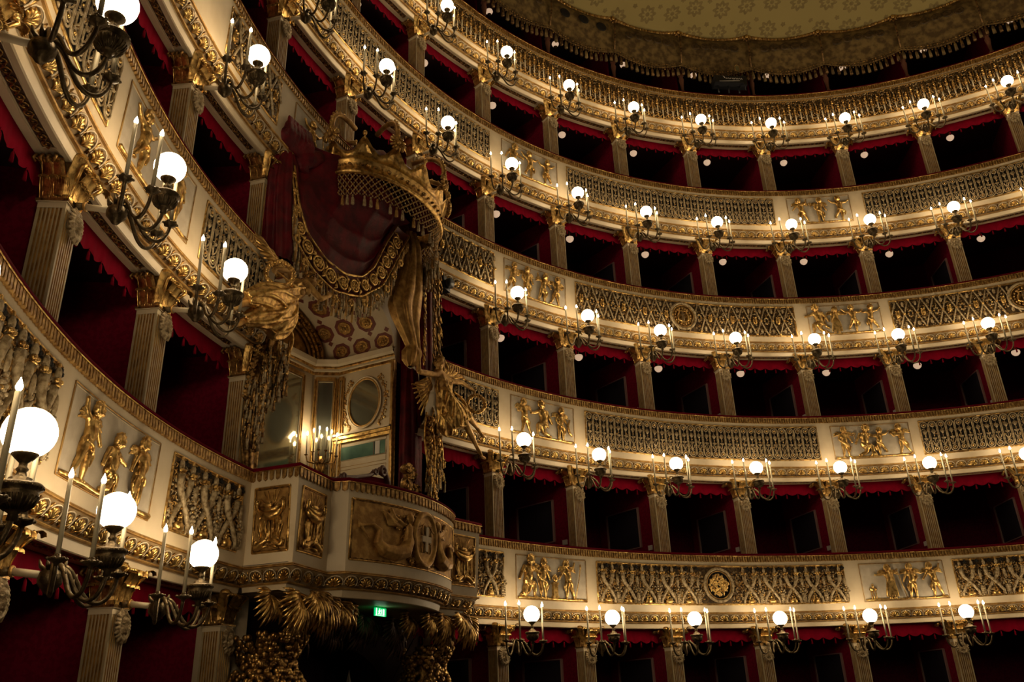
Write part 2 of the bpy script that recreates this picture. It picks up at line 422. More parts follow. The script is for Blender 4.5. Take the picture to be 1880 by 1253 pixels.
# framed mirror on the partition (local frame of the partition)
def mirror_parts():
    d = np.array([.42, -1.78]); L = np.linalg.norm(d); d /= L; n = np.array([-d[1], d[0]]); n = n if n[0] > 0 else -n
    def f(V):
        V = np.asarray(V, float); Q = d[None, :]*V[:, :1]+n[None, :]*(V[:, 1:2]+.031)
        return np.stack([Q[:, 0], Q[:, 1]-.02, V[:, 2]], 1)
    g = MB(f); g.box((1.0, .012, 0), (.50, .006, .42), MIRRORD)
    fr = MB(f)
    for x in (.48, 1.52): fr.box((x, .02, 0), (.022, .02, .44), MFRAME)
    for z in (-.44, .44): fr.box((1.0, .02, z), (.54, .010, .008), MFRAME)
    so = MB(f); so.box((.20, .015, 0), (.06, .015, .05), WHITEP)
    return g.mesh('mirror_glass'), fr.mesh('mirror_frame'), so.mesh('wall_socket')
MG, MF, SO = mirror_parts()
def inbox(k, t):                           # the royal box takes bays -3..-1 on tiers 1 and 2 and the entrance below
    return t in (0, 1, 2) and -3 < k < -1
for t in range(0, 6):
    for k in range(-7, 9):
        if inbox(k, t) or not seen(k, 12.5, ROW[t]+2.0, 260, 200): continue
        o = link('wall_partition', PART); put(o, k, 11.95, ROW[t]+.15); struct(o)
        if k in (-1,) and t < 3: continue
        if k >= 0 and t in (0, 1, 2, 3) and seen(k-.2, 12.9, ROW[t]+2.1, 0, 20):
            r = thing('box_mirror', 'dark framed box mirror behind %s, %s' % (colname(k).replace(' of the royal box', ' of royal box'), TIER[t]), 'mirror', (k, 11.95, ROW[t]+2.12), 'mirrors on the box partitions')
            link('mirror_glass', MG, r); link('mirror_frame', MF, r)
            if t in (1, 2):
                o = link('wall_socket', SO); put(o, k, 11.95, ROW[t]+1.62)
                tag(o, 'pale wall box beside %s, %s' % (colname(k).replace(' of the royal box', ' of royal box'), TIER[t]), 'wall box', 'small pale boxes low on the partitions')

# ------------------------------------------------------------------ pilasters
def pil_shaft(h=1.30, w_=.135, dp=.12):
    # closed cross-section with flutes on the front and on both sides; origin at front face, base of shaft
    def face(a, b_, n, depth=.013):
        a = np.array(a); b_ = np.array(b_); d = b_-a; L = np.linalg.norm(d); d = d/L; nn = np.array([d[1], -d[0]]); out = [(a, 0)]
        mrg = .02; pit = (L-2*mrg)/n
        for i in range(n):
            s0 = mrg+pit*i+pit*.2; s1 = mrg+pit*(i+1)-pit*.2
            out += [(a+d*s0, 0), (a+d*(s0+.003)-nn*depth, 1), (a+d*(s1-.003)-nn*depth, 1), (a+d*s1, 0)]
        return out
    C_ = [(w_, -2*dp), (w_, 0), (-w_, 0), (-w_, -2*dp)]
    pts = []
    for (a, b_, n) in ((C_[0], C_[1], 6), (C_[1], C_[2], 6), (C_[2], C_[3], 6)):
        a2, b2 = np.array(a), np.array(b_); L = face(a, b_, n)
        # normals must point outwards
        pts += L
    pts.append((np.array(C_[3]), 0))
    P = np.array([p for p, _ in pts]); g = [q for _, q in pts]; n = len(P)
    c = np.array([0, -dp])
    # flip depth direction if it went outward
    for i, q in enumerate(g):
        pass
    mb = MB(); top = h-.07
    V = np.array([(p[0], p[1], 0) for p in P]+[(p[0], p[1], top) for p in P])
    mb.add(V, [(i, (i+1), n+i+1, n+i) for i in range(n-1) if not (g[i] or g[i+1])]+[(n-1, 0, n, 2*n-1)], SHAFTM, False)
    V2 = V.copy(); mb.add(V2, [(i, (i+1), n+i+1, n+i) for i in range(n-1) if (g[i] or g[i+1])], GOLDL, False)
    mb.box((0, -dp, top+.03), (w_+.001, dp+.001, .03), CREAM); mb.box((0, -dp, h-.006), (w_+.014, dp+.014, .010), CREAM)
    mb.box((0, -dp, .02), (w_+.012, dp+.012, .03), CREAM)
    return mb.mesh('shaft')
def leaf(mb, base, out, upv, W, H, curl, m, n=6, ribs=3):
    base = np.array(base, float); out = np.array(out, float); side = np.cross(out, [0, 0, 1.]); P = []; n = 11; rr_ = min(.042, curl*.42)
    for i in range(n+1):
        t = i/n
        if t < .62: q = t/.62; o_ = (curl-rr_*1.1)*q**2.2; z = (H-rr_)*q
        else: a = (t-.62)/.38*PI*1.05; o_ = curl-rr_*1.1+rr_*(1-math.cos(a)); z = H-rr_+rr_*math.sin(a)
        wd = W*(.80+.34*math.sin(min(1, t/.8)*PI*.75))*(1-.45*max(0, t-.6)); row = []
        for j in range(4*ribs+1):
            s_ = (j/(2*ribs)-1); rel = .007*(1 if j % 2 == 0 else -1)-.22*W*s_*s_
            row.append(base+out*(o_+rel+.012)+side*(s_*wd*(1-.06*(j % 2)))+np.array([0, 0, z-.03*H*abs(s_)]))
        P.append(row)
    mb.grid(P, m, smooth=True)
def capital():
    # origin: front face centre, at neck height; rises .36
    mb = MB(); w_, dp = .135, .12; H = .36
    P = []
    for z, e in ((0, .0), (.10, .004), (.22, .02), (.30, .05), (.34, .075), (.36, .08)):
        P.append([(-w_-e, e, z), (w_+e, e, z), (w_+e, -2*dp-e, z), (-w_-e, -2*dp-e, z)])
    mb.grid(P, GOLDD, closev=True, smooth=False)
    mb.box((0, -dp, .005), (w_+.02, dp+.02, .012), GOLDD)
    for x in (-.09, 0, .09): leaf(mb, (x, .0, .01), (0, 1, 0), None, .045, .21, .07, GOLD)
    for x in (-.05, .05): leaf(mb, (x, .012, .05), (0, 1, 0), None, .05, .29, .13, GOLD)
    for sx in (-1, 1):
        for y in (-.04, -.12, -.20): leaf(mb, (sx*w_, y, .01), (sx, 0, 0), None, .042, .21, .07, GOLD)
        for y in (-.08, -.17): leaf(mb, (sx*(w_+.012), y, .05), (sx, 0, 0), None, .05, .30, .14, GOLD)
        d = np.array([sx*.75, .66, 0]); leaf(mb, (sx*w_, -.01, .06), d/np.linalg.norm(d), None, .05, .33, .19, GOLD)
        # curled console leaf reaching out under the soffit
        for q in range(5):
            a0 = (q-2)*.03
            mb.tube([(sx*(w_+.06), -.16+a0, .30), (sx*(w_+.14), -.17+a0*1.3, .35), (sx*(w_+.21), -.18+a0*1.8, .33), (sx*(w_+.235), -.185+a0*2, .285), (sx*(w_+.20), -.185+a0*1.6, .27)], [.014, .02, .02, .016, .01], GOLDD, 5)
        mb.tube([(sx*(w_+.01), .03, .20), (sx*(w_+.06), .09, .30), (sx*(w_+.07), .12, .335), (sx*(w_+.045), .12, .355), (sx*(w_+.03), .10, .33)], [.012, .02, .022, .018, .01], GOLD, 6)
    for i in range(9):
        x = (i-4)*.038; mb.ell((x, .125-abs(i-4)*.004, .335), (.021, .04, .022), GOLD, 6, 4)
    return mb.mesh('capital')
def mask():
    mb = MB()
    mb.ell((0, .03, 0), (.078, .055, .10), ANTIQ, 14, 10); mb.ell((0, .088, -.012), (.020, .026, .036), ANTIQ, 8, 6); mb.ell((0, .075, .055), (.06, .03, .03), ANTIQ, 8, 6)
    for sx in (-1, 1):
        mb.ell((sx*.032, .080, .030), (.026, .014, .010), ANTIQ, 7, 5); mb.ell((sx*.036, .068, -.030), (.028, .024, .026), ANTIQ, 7, 5)
        mb.tube([(sx*.008, .088, -.050), (sx*.030, .084, -.056), (sx*.045, .070, -.075)], [.012, .010, .006], ANTIQ, 6)
    mb.ell((0, .070, -.088), (.026, .02, .018), ANTIQ, 7, 5)
    for i in range(22):
        a = 2*PI*i/22; r0, r1 = .066, .125+.012*(i % 2); c_, s_ = math.sin(a), math.cos(a)
        mb.tube([(c_*r0, .055, s_*r0*1.25), (c_*(r0+.03)+.008*s_, .07, s_*(r0+.03)*1.25), (c_*r1+.016*s_, .045, s_*r1*1.2), (c_*(r1-.012)+.03*s_, .035, s_*(r1-.012)*1.2)], [.014, .017, .015, .008], ANTIQ, 6)
    me = remesh(mb, 'lion_mask', .0075, [ANTIQ], 1)
    return me
SHAFT, CAP, MASK = pil_shaft(1.33), capital(), mask()
SHAFTL = pil_shaft(2.9)
for t in range(0, 6):
    for k in range(-7, 9):
        if t in (0, 1, 2) and k in (-2,): continue
        if t in (0, 1, 2) and k == -1: continue
        zt = ROW[t+1]
        if t == 5: continue
        if not seen(k, 11.71, zt-1.1, 160, 260): continue
        r = thing('pilaster', 'fluted cream pilaster, %s, %s' % (TIER[t], colname(k)), 'pilaster', (k, 11.71, zt-1.80), 'pilasters between the boxes')
        link('shaft', SHAFT, r); c_ = link('capital', CAP, r); c_.location = (0, 0, 1.33)
        m_ = link('lion_mask', MASK, r); m_.location = (0, .0, 1.15)
        if t == 0:
            pass

# ------------------------------------------------------------------ pelmets
def pelmet_meshes():
    def f(V):
        V = np.asarray(V, float); a = V[:, 0]/11.98; R = 11.98-V[:, 1]
        return np.stack([-R*np.sin(a), 11.98-R*np.cos(a), V[:, 2]], 1)
    L = abs(DTH)*11.98; mb = MB(f); n = 84; P = []
    for i in range(n+1):
        u = L*(-.435+.87*i/n); ph = (i/n)*7; sc = abs(math.sin(ph*PI)); row = []
        for j in range(7):
            t = j/6; z = -.11-t*(.215+.055*sc)
            row.append((u, .010*math.sin(ph*2*PI)*t+.004*math.sin(ph*PI*5)*t+.01, z))
        P.append(row)
    mb.grid(P, PELMET); cloth = mb.mesh('scalloped_cloth')
    mb = MB(f)
    for i in range(1, 8-0):
        if i > 7: continue
        u = L*(-.435+.87*i/7) if i < 7 else None
        if u is None: continue
        mb.tube([(u, .012, -.32), (u, .012, -.36)], .005, PELMET, 5)
        mb.tube([(u, .012, -.355), (u, .012, -.37), (u, .012, -.455)], [.006, .014, .020], PELMET, 7)
    return cloth, mb.mesh('tassel_fringe')
PCL, PTS = pelmet_meshes()
for t in range(1, 6):
    for k in range(-7, 8):
        if t in (1, 2, 3) and k in (-3, -2): continue
        if not seen(k+.5, 11.98, ROW[t]-.25, 200, 120): continue
        side = ('between the %s and %s columns right of the royal box' % (ORD[k+1], ORD[k+2])) if k >= 0 else \
            ('between the %s and %s columns left of the royal box' % (ORD[-k-3], ORD[-k-2]) if k <= -4 else
             {-3: 'above the left half of the crown', -2: 'above the right half of the crown', -1: 'just right of the royal box drapery'}[k])
        r = thing('box_pelmet', 'red pelmet under %s parapet %s' % (rowname(t), side.replace('of the royal box', 'of royal box').replace('between the ', 'between ').replace(' columns', ' pilasters')), 'pelmet', (k+.5, 11.98, ROW[t]), 'tasselled red pelmets over the box openings')
        link('scalloped_cloth', PCL, r); link('tassel_fringe', PTS, r)

# ------------------------------------------------------------------ sconces
def sconce_meshes():
    R = {}
    mb = MB()                              # bracket tube and boss
    mb.tube([(0, -.01, -.44), (0, .10, -.44)], [.045, .03], BRONZE, 10)
    mb.tube([(0, .08, -.44), (0, .30, -.47)], .03, CREAM, 10); mb.torus((0, .10, -.442), .036, .012, GOLDL, 'y', 12, 6)
    R['bracket'] = mb.mesh('bracket')
    mb = MB(); prof = [(.0, -.12), (.03, -.11), (.05, -.08), (.085, -.04), (.09, 0), (.08, .04), (.05, .07), (.035, .10), (.0, .11)]
    mb.lathe(prof, (0, .38, -.50), BRONZE, 14)
    for i in range(8):
        a = 2*PI*i/8; mb.tube([(.05*math.cos(a), .38+.05*math.sin(a), -.44), (.085*math.cos(a), .38+.085*math.sin(a), -.41), (.10*math.cos(a), .38+.10*math.sin(a), -.37)], [.02, .016, .006], BRONZE, 5)
    R['boss'] = mb.mesh('boss')
    cups = [(-.45, .59), (-.28, .76), (.28, .76), (.45, .59)]; R['cups'] = cups
    arms = []
    for (x, y) in cups+[(0, .78)]:
        c = np.array([0, .38]); d = np.array([x, y])-c; mb = MB(); ctrl = [(0, -.47), (.10, -.40), (.24, -.41), (.38, -.50), (.52, -.62), (.70, -.675), (.88, -.64), (.98, -.54), (1.0, -.46)]
        if x == 0: ctrl = [(0, -.47), (.14, -.42), (.30, -.45), (.42, -.56), (.6, -.66), (.78, -.67), (.93, -.60), (1.0, -.48), (1.0, -.42)]
        tt = np.linspace(0, len(ctrl)-1, 25); cc = np.array(ctrl)
        xs = np.interp(tt, range(len(ctrl)), cc[:, 0]); zs = np.interp(tt, range(len(ctrl)), cc[:, 1])
        for _ in range(2):
            xs[1:-1] = (xs[:-2]+xs[1:-1]*2+xs[2:])/4; zs[1:-1] = (zs[:-2]+zs[1:-1]*2+zs[2:])/4
        P = [(c[0]+d[0]*q, c[1]+d[1]*q, z) for q, z in zip(xs, zs)]
        mb.tube(P, [.020-.004*i/24 for i in range(25)], BRONZE, 8)
        mb.tube([P[9]+np.array([0, 0, .0]), P[9]+np.array([.0, .0, .05])], [.014, .004], BRONZE, 5)
        mb.torus((P[0][0], P[0][1], P[0][2]), .018, .010, BRONZE, 'z', 8, 5)
        arms.append(mb.mesh('arm'))
    R['arms'] = arms
    mb = MB(); mb.lathe([(.0, -.03), (.014, -.03), (.018, -.01), (.05, .005), (.062, .02), (.055, .03), (.024, .02), (.022, .05), (.019, .055), (.0, .055)], (0, 0, 0), BRONZE, 12)
    for i in range(6):
        a = 2*PI*i/6; mb.ell((.06*math.cos(a), .06*math.sin(a), .022), (.016, .016, .012), BRONZE, 6, 4)
    R['cup'] = mb.mesh('drip_cup')
    mb = MB(); mb.lathe([(.0, 0), (.0175, 0), (.0165, .56), (.010, .566), (.0, .566)], (0, 0, 0), CANDLE, 10); R['candle'] = mb.mesh('candle')
    mb = MB(); mb.lathe([(.0, 0), (.011, .0), (.019, .016), (.019, .028), (.011, .05), (.004, .068), (.0, .078)], (0, 0, 0), FLAME, 8); R['flame'] = mb.mesh('flame_bulb')
    mb = MB(); mb.lathe([(.0, -.50), (.03, -.49), (.026, -.455), (.045, -.44), (.085, -.41), (.105, -.375), (.108, -.345), (.10, -.335), (.125, -.322), (.128, -.305), (.115, -.292), (.062, -.285), (.06, -.262), (.03, -.25),
        (.024, -.225), (.034, -.21), (.022, -.195), (.022, -.175), (.05, -.15), (.072, -.128), (.07, -.118), (.0, -.118)], (0, .78, 0), BRONZE, 20)
    for i in range(24):
        a = 2*PI*i/24; mb.ell((.122*math.cos(a), .78+.122*math.sin(a), -.313), (.010, .010, .009), BRONZE, 5, 3)
        mb.tube([(.05*math.cos(a), .78+.05*math.sin(a), -.435), (.09*math.cos(a), .78+.09*math.sin(a), -.405), (.108*math.cos(a), .78+.108*math.sin(a), -.36)], .007, BRONZE, 4)
    R['urn'] = mb.mesh('urn')
    mb = MB(); mb.ell((0, .78, 0), (.143, .143, .143), GLOBE, 24, 14); R['globe'] = mb.mesh('globe')
    return R
SM = sconce_meshes()
def sconce(k, t, label):
    r = thing('globe_sconce', label, 'sconce', (k, 11.71, ROW[t]), 'bronze globe and candle sconces along the parapets')
    link('bracket', SM['bracket'], r); link('boss', SM['boss'], r); link('urn', SM['urn'], r); link('globe', SM['globe'], r)
    for a in SM['arms']: link('arm', a, r)
    for x, y in SM['cups']:
        c = link('drip_cup', SM['cup'], r); c.location = (x, y, -.455)
        c = link('candle', SM['candle'], r); jx, jy = random.uniform(-.012, .012), random.uniform(-.012, .012)
        c.location = (x, y, -.42); c.rotation_euler = (jx, jy, 0)
        fl = link('flame_bulb', SM['flame'], c); fl.location = (0, 0, .566)
    return r
for t in range(1, 6):
    for k in range(-7, 9):
        if t == 1 and k in (-3, -2, -1): continue
        if t in (2, 3) and k in (-3, -2, -1): continue
        if not seen(k, 10.93, ROW[t], 170, 170): continue
        sconce(k, t, 'lit globe sconce, %s lamp row, %s' % (rowname(t), colname(k)))
# the same lamps carry on round the half of the horseshoe outside the picture and light this half from across the hall
for t in range(1, 6):
    for k in range(9, 18):
        r = thing('globe_sconce', 'lit globe sconce across the hall, %s lamp row, %s column right of royal box' % (rowname(t), ORD[k+1]), 'sconce', (k, 11.71, ROW[t]), 'sconces of the opposite half of the horseshoe')
        for n_ in ('bracket', 'boss', 'urn', 'globe'): link(n_, SM[n_], r)
# ------------------------------------------------------------------ small glass lamps under the box ceilings
mb = MB(); mb.lathe([(.0, -.13), (.05, -.12), (.085, -.085), (.10, -.04), (.09, -.005), (.0, .0)], (0, 0, -.03), BOWL, 16); BOWLM = mb.mesh('glass_bowl')
mb = MB(); mb.lathe([(.0, 0), (.02, 0), (.02, -.03), (.06, -.035), (.0, -.036)], (0, 0, .0), GOLDL, 10)
mb.tube([(0, 0, 0), (0, 0, .16)], .012, GOLDL, 6); BOWLS = mb.mesh('stem')
for t in (3, 4, 5, 6):
    for k in range(-4, 8):
        if not seen(k+.33, 12.3, ROW[t]-.33, 10, 10): continue
        z = ROW[t]-.27 if t < 6 else ROW[6]-.33
        if t < 6 and k < -3: continue
        side = ('right of the '+colname(k)) if k < -2 or k >= 0 else 'right of the '+colname(k)
        r = thing('box_lamp', 'small glass lamp, %s, %s' % (TIER[t-1] if t < 6 else 'top tier', side.replace('of the royal box', 'of royal box')), 'lamp', (k+.33, 12.3, z), 'little glass lamps in the upper boxes')
        link('glass_bowl', BOWLM, r)
        s_ = link('stem', BOWLS, r)
        if t == 6: s_.scale = (1, 1, 4.9)

VAULTRED = mat('dull_red_ground', (.17, .035, .02), .55)
VALC = mat('dark_gold_brocade', (.27, .18, .065), .65, var=(.10, .06, .02), vscale=6)
GOLDDK = mat('dim_gilding', (.30, .17, .06), .5, .5, var=(.06, .03, .01), vscale=12)
POSTM = mat('rosy_stained_post', (.20, .08, .05), .5)
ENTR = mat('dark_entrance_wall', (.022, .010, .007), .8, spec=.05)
FLAMEB = mat('bright_candle_bulb', (1, .9, .7), .3, emit=(1, .77, .46), estr=150.0)
DARKFR = mat('shadowed_bronze_frond', (.12, .065, .045), .45, .5)  # for the deepest fronds, their shade put into the colour
VALD = mat('brown_brocade_roundel', (.12, .07, .025), .6, var=(.05, .03, .01), vscale=14)
PALE = mat('pale_stone', (.85, .80, .68), .5)

# ================================================================== carved panels on the parapets
def wall_d(v): return -.014-.041*(1.221-v)/1.029
def fpanel(V):                             # (u, w, v): along +k, toward the hall, height above the lamp row
    V = np.asarray(V, float); a = V[:, 0]/R0; R = R0-(V[:, 1]+wall_d(V[:, 2]))
    return np.stack([-R*np.sin(a), R0-R*np.cos(a), V[:, 2]], 1)
VB, VT = .342, 1.137; VM = (VB+VT)/2
def rect_frame(mb, L, m1, m2, r=.013):
    for e, m_, rr in ((0, m1, r), (.022, m2, r*.6)):
        P = []
        for a, b_ in (((-L/2+e, VB+e), (L/2-e, VB+e)), ((L/2-e, VB+e), (L/2-e, VT-e)), ((L/2-e, VT-e), (-L/2+e, VT-e)), ((-L/2+e, VT-e), (-L/2+e, VB+e))):
            n = 24 if a[1] == b_[1] else 3
            mb.tube([(a[0]+(b_[0]-a[0])*i/n, .006, a[1]+(b_[1]-a[1])*i/n) for i in range(n+1)], rr, m_, 5)
def ground(mb, L, m, w_=.003):
    n = max(4, int(L/.25)); P = [[(-L/2+L*i/n, w_, v) for v in (VB, VM, VT)] for i in range(n+1)]; mb.grid(P, m)
# ---- pierced panels
def P1_unit(mb, u, q):
    for s_ in (-1, 1):
        ctrl = [(s_*.165, .36), (s_*.155, .44), (s_*.08, .56), (0, .66), (-s_*.09, .76), (-s_*.125, .86), (-s_*.125, .93)]
        mb.tube([(u+x, .035+.012*s_, z) for x, z in ctrl], [.020, .027, .031, .032, .036, .040, .044], ANTIQ, 7)
        mb.ell((u-s_*.125, .05, .935), (.045, .03, .014), GOLD, 7, 4)
        for j in range(4): mb.ell((u-s_*.125+(j-1.5)*.03, .055, .965+.012*(j % 2)), (.022, .022, .022), GOLD, 5, 3)
        mb.ell((u-s_*.125, .035, 1.035), (.036, .03, .06), ANTIQ, 6, 5); mb.ell((u-s_*.125, .03, 1.105), (.02, .02, .03), GOLD, 5, 3)
    mb.ell((u, .055, .655), (.03, .025, .02), ANTIQ, 6, 4)
    mb.ell((u, .035, .40), (.085, .05, .055), GOLD, 9, 5); mb.ell((u, .03, .365), (.11, .03, .02), GOLDL, 8, 3)
    for x, z in ((-.02, .49), (.02, .50), (0, .54), (-.03, .46), (.035, .46), (0, .59)): mb.ell((u+x, .035, z), (.017, .02, .02), GOLD, 5, 3)
    ue = u+q/2
    mb.ell((ue, .025, .47), (.055, .03, .12), ANTIQ, 6, 5)
    for r_ in range(5):
        for c_ in range(3): mb.ell((ue+(c_-1)*.034, .048, .38+r_*.042), (.016, .014, .018), ANTIQ, 4, 3)
    for x, z in ((-.05, .63), (0, .65), (.05, .63), (-.025, .60), (.03, .60), (0, .70), (-.07, .58), (.07, .58)): mb.ell((ue+x, .04, z), (.024, .024, .022), GOLD if (int(x*1000) % 2) else ANTIQ, 5, 3)
    mb.ell((ue, .03, .80), (.034, .022, .10), ANTIQ, 7, 5)
    for s_ in (-1, 1):
        for dx, dz in ((0, 0), (.03, .02), (-.03, .02), (0, .045)): mb.ell((u+s_*.245*.51+s_*.0+dx+(.06 if s_ > 0 else -.06)*0, .012, 1.06+dz*0), (.012, .01, .012), DARK, 5, 3)
        for dx, dz in ((-.022, .0), (.022, .0), (0, .03)): mb.ell((u+(0 if s_ < 0 else q/2)+dx, .020, 1.07+dz), (.024, .012, .024), DARK, 6, 3)  # trefoil gaps drawn as near-black blobs, their shade is painted
def P2_unit(mb, u, q):
    w_ = q*.44
    pts = []
    for i in range(25):
        a = 2*PI*i/24; pts.append((u+w_*math.sin(a)*(1 if True else 1), .024, (VT-.03-w_ if math.cos(a) > 0 else VB+.03+w_)+w_*math.cos(a)))
    mb.tube(pts, .0125, ANTIQ, 5, cap=False)
    for z in (VT-.03-w_, VB+.03+w_):
        mb.torus((u, .026, z), .046, .012, ANTIQ, 'y', 10, 5); mb.ell((u, .03, z), (.022, .022, .022), GOLD, 6, 4)
    mb.tube([(u, .02, .50), (u, .02, .96)], .007, ANTIQ, 4)
    for j in range(5):
        a = (j-2)*.5; mb.tube([(u, .022, .80), (u+.055*math.sin(a), .03, .80+.03+.085*math.cos(a))], [.006, .012], ANTIQ, 4)
        mb.tube([(u, .022, .72), (u+.05*math.sin(a*1.3), .03, .72-.055*math.cos(a*1.2))], [.006, .011], ANTIQ, 4)
    mb.ell((u, .035, .765), (.014, .014, .014), GOLD, 5, 3)
    for s_ in (-1, 1):
        mb.tube([(u, .02, .54), (u+s_*.035, .03, .58), (u+s_*.055, .03, .63), (u+s_*.03, .03, .65)], [.008, .011, .011, .006], ANTIQ, 4)
        mb.tube([(u, .02, .52), (u+s_*.04, .03, .54)], [.007, .010], ANTIQ, 4)
def P3_unit(mb, u, q, i, N, L):
    H = VT-VB; 
    for s_ in (-1, 1):
        a = (u, VT-.01); b_ = (u+s_*q, VB+.01)
        x0, z0, x1, z1 = a[0], a[1], b_[0], b_[1]
        if x1 > L/2: t = (L/2-x0)/(x1-x0); x1 = L/2; z1 = z0+(z1-z0)*t
        if x1 < -L/2: t = (-L/2-x0)/(x1-x0); x1 = -L/2; z1 = z0+(z1-z0)*t
        if abs(x1-x0) > .01: mb.tube([(x0+(x1-x0)*j/3, .03+.006*s_, z0+(z1-z0)*j/3) for j in range(4)], .0185, ANTIQ, 6)
    mb.ell((u, .045, VT-.03), (.03, .03, .03), GOLD, 6, 4)
    if abs(u+q/2) < L/2: mb.ell((u+q/2, .055, VM), (.03, .026, .03), GOLD, 6, 4)
    mb.ell((u, .045, VB+.03), (.03, .028, .026), GOLD, 6, 4)
    if i % 2 == 0:
        mb.ell((u, .02, VM), (.062, .04, .095), GOLD, 8, 6); mb.ell((u, .058, VM-.015), (.014, .014, .024), GOLD, 5, 4)
        for s_ in (-1, 1): mb.ell((u+s_*.025, .05, VM+.02), (.014, .01, .008), DARK, 5, 3); mb.ell((u+s_*.03, .035, VM+.09), (.025, .02, .02), GOLD, 5, 3)
        mb.ell((u, .052, VM-.05), (.018, .008, .006), DARK, 5, 3)
    else:
        for j in range(8):
            a = 2*PI*j/8; mb.ell((u+.05*math.sin(a), .03, VM+.08*math.cos(a)), (.026, .018, .026), ANTIQ if j % 2 else GOLD, 5, 3)
        mb.ell((u, .03, VM), (.022, .012, .022), DARK, 6, 3)
    for z in (VT-.13, VB+.13):
        if abs(u+q/2) < L/2: mb.ell((u+q/2, .022, z), (.038, .022, .065), ANTIQ, 6, 4)
def medallion(mb, u, kind):
    mb.torus((u, .04, VM), .335, .032, ANTIQ, 'y', 40, 8); mb.torus((u, .045, VM), .285, .012, GOLDL, 'y', 36, 5)
    P = [[(u+r*math.sin(2*PI*i/32), .012+.008*(r < .28), VM+r*math.cos(2*PI*i/32)) for i in range(32)] for r in (.34, .28, .14, .001)]
    mb.grid(P, DARK if kind == 1 else GOLDD, closev=True)
    if kind == 1:
        rnd = random.Random(3)
        for i in range(170):
            a = rnd.uniform(0, 2*PI); r = .21*math.sqrt(rnd.random())*(1+.12*math.cos(4*a))
            mb.ell((u+r*math.sin(a), .035+rnd.uniform(0, .02), VM+r*math.cos(a)), (.026, .02, .026), GOLD, 5, 4)
        for i in range(12):
            a = 2*PI*i/12; mb.ell((u+.215*math.sin(a), .03, VM+.215*math.cos(a)), (.018, .018, .03), GOLD, 5, 3)
    else:
        for s_ in (-1, 1): mb.tube([(u+s_*.05, .04, VM-.15), (u+s_*.13, .045, VM-.10), (u+s_*.14, .045, VM), (u+s_*.09, .045, VM+.10), (u+s_*.12, .045, VM+.18)], [.022, .024, .022, .018, .02], GOLD, 6)
        mb.box((u, .035, VM-.16), (.07, .02, .03), GOLD); mb.tube([(u-.12, .045, VM+.13), (u+.12, .045, VM+.13)], .012, GOLD, 5)
        for j in (-1, 0, 1): mb.tube([(u+j*.03, .045, VM-.14), (u+j*.03, .045, VM+.13)], .006, ANTIQ, 4)
        for j in range(18):
            a = 2*PI*j/18; mb.ell((u+.21*math.sin(a), .03, VM+.21*math.cos(a)), (.022, .016, .028), GOLD, 5, 3)
def filler(mb, L, dens, z0, z1, skip, seed=1):
    rn = random.Random(seed); n = int(L*(z1-z0)*dens)
    for i in range(n):
        u = rn.uniform(-L/2+.03, L/2-.03); z = rn.uniform(z0, z1)
        if skip and abs(u) < skip: continue
        c = rn.random(); m_ = ANTIQ if c < .45 else (GOLDL if c < .75 else GOLDD)
        if rn.random() < .5: mb.ell((u, .012, z), (rn.uniform(.014, .03), .016, rn.uniform(.014, .03)), m_, 5, 3)
        else:
            a = rn.uniform(0, 2*PI); r_ = .035; mb.tube([(u, .008, z), (u+r_*math.cos(a), .02, z+r_*math.sin(a)), (u+r_*1.6*math.cos(a+.8), .01, z+r_*1.6*math.sin(a+.8))], [.007, .011, .005], m_, 4)
def pierced(kind, bays, med):
    L = bays*ARC; fr = MB(fpanel); ground(fr, L, DARK if kind == 2 else GILTG); rect_frame(fr, L, GOLD, GOLDL)
    mb = MB(fpanel)
    if kind == 1: filler(mb, L, 700, VB+.03, VT-.12, .33 if med else 0)
    if kind == 3: filler(mb, L, 230, VB+.03, VT-.03, .33 if med else 0)
    if kind == 2: filler(mb, L, 60, VB+.2, VT-.2, 0)
    if kind == 1:
        n = max(1, round(L/.496)); q = L/n
        for i in range(n):
            u = -L/2+(i+.5)*q
            if med and abs(u) < .36: continue
            P1_unit(mb, u, q if i < n-1 else q*.9)
    if kind == 2:
        n = round(L/.192); q = L/n
        for i in range(n): P2_unit(mb, -L/2+(i+.5)*q, q)
    if kind == 3:
        n = round(L/.298); q = L/n
        for i in range(n):
            u = -L/2+(i+.5)*q
            if med and abs(u) < .36: continue
            P3_unit(mb, u, q, i, n, L)
    md = None
    if med: md = MB(fpanel); medallion(md, 0, kind); md = md.mesh('medallion')
    return fr.mesh('backing_frame'), mb.mesh('openwork'), md
PK = {1: 1, 2: 2, 3: 3, 4: 2}
PNAME = {1: 'panel of crossed horns of plenty', 2: 'panel of ovals and palmettes', 3: 'diamond lattice panel with little masks'}
PC = {}
def put_pierced(row, ka, kb, where, med=False):
    kd = PK[row]; key = (kd, round(kb-ka, 2), med)
    if key not in PC: PC[key] = pierced(kd, kb-ka, med)
    fr, op, md = PC[key]; kc = (ka+kb)/2
    r = thing('openwork_panel', 'gilt %s, %s parapet, %s' % (PNAME[kd], rowname(row), where), 'openwork panel', (kc, R0, ROW[row]), 'gilt openwork panels of the parapets')
    link('backing_frame', fr, r); link('openwork', op, r)
    if md: o = link('medallion', md, r); o['label'] = 'round medallion with %s' % ('a gilt coat of arms' if kd == 1 else 'a gilt lyre')
    return r
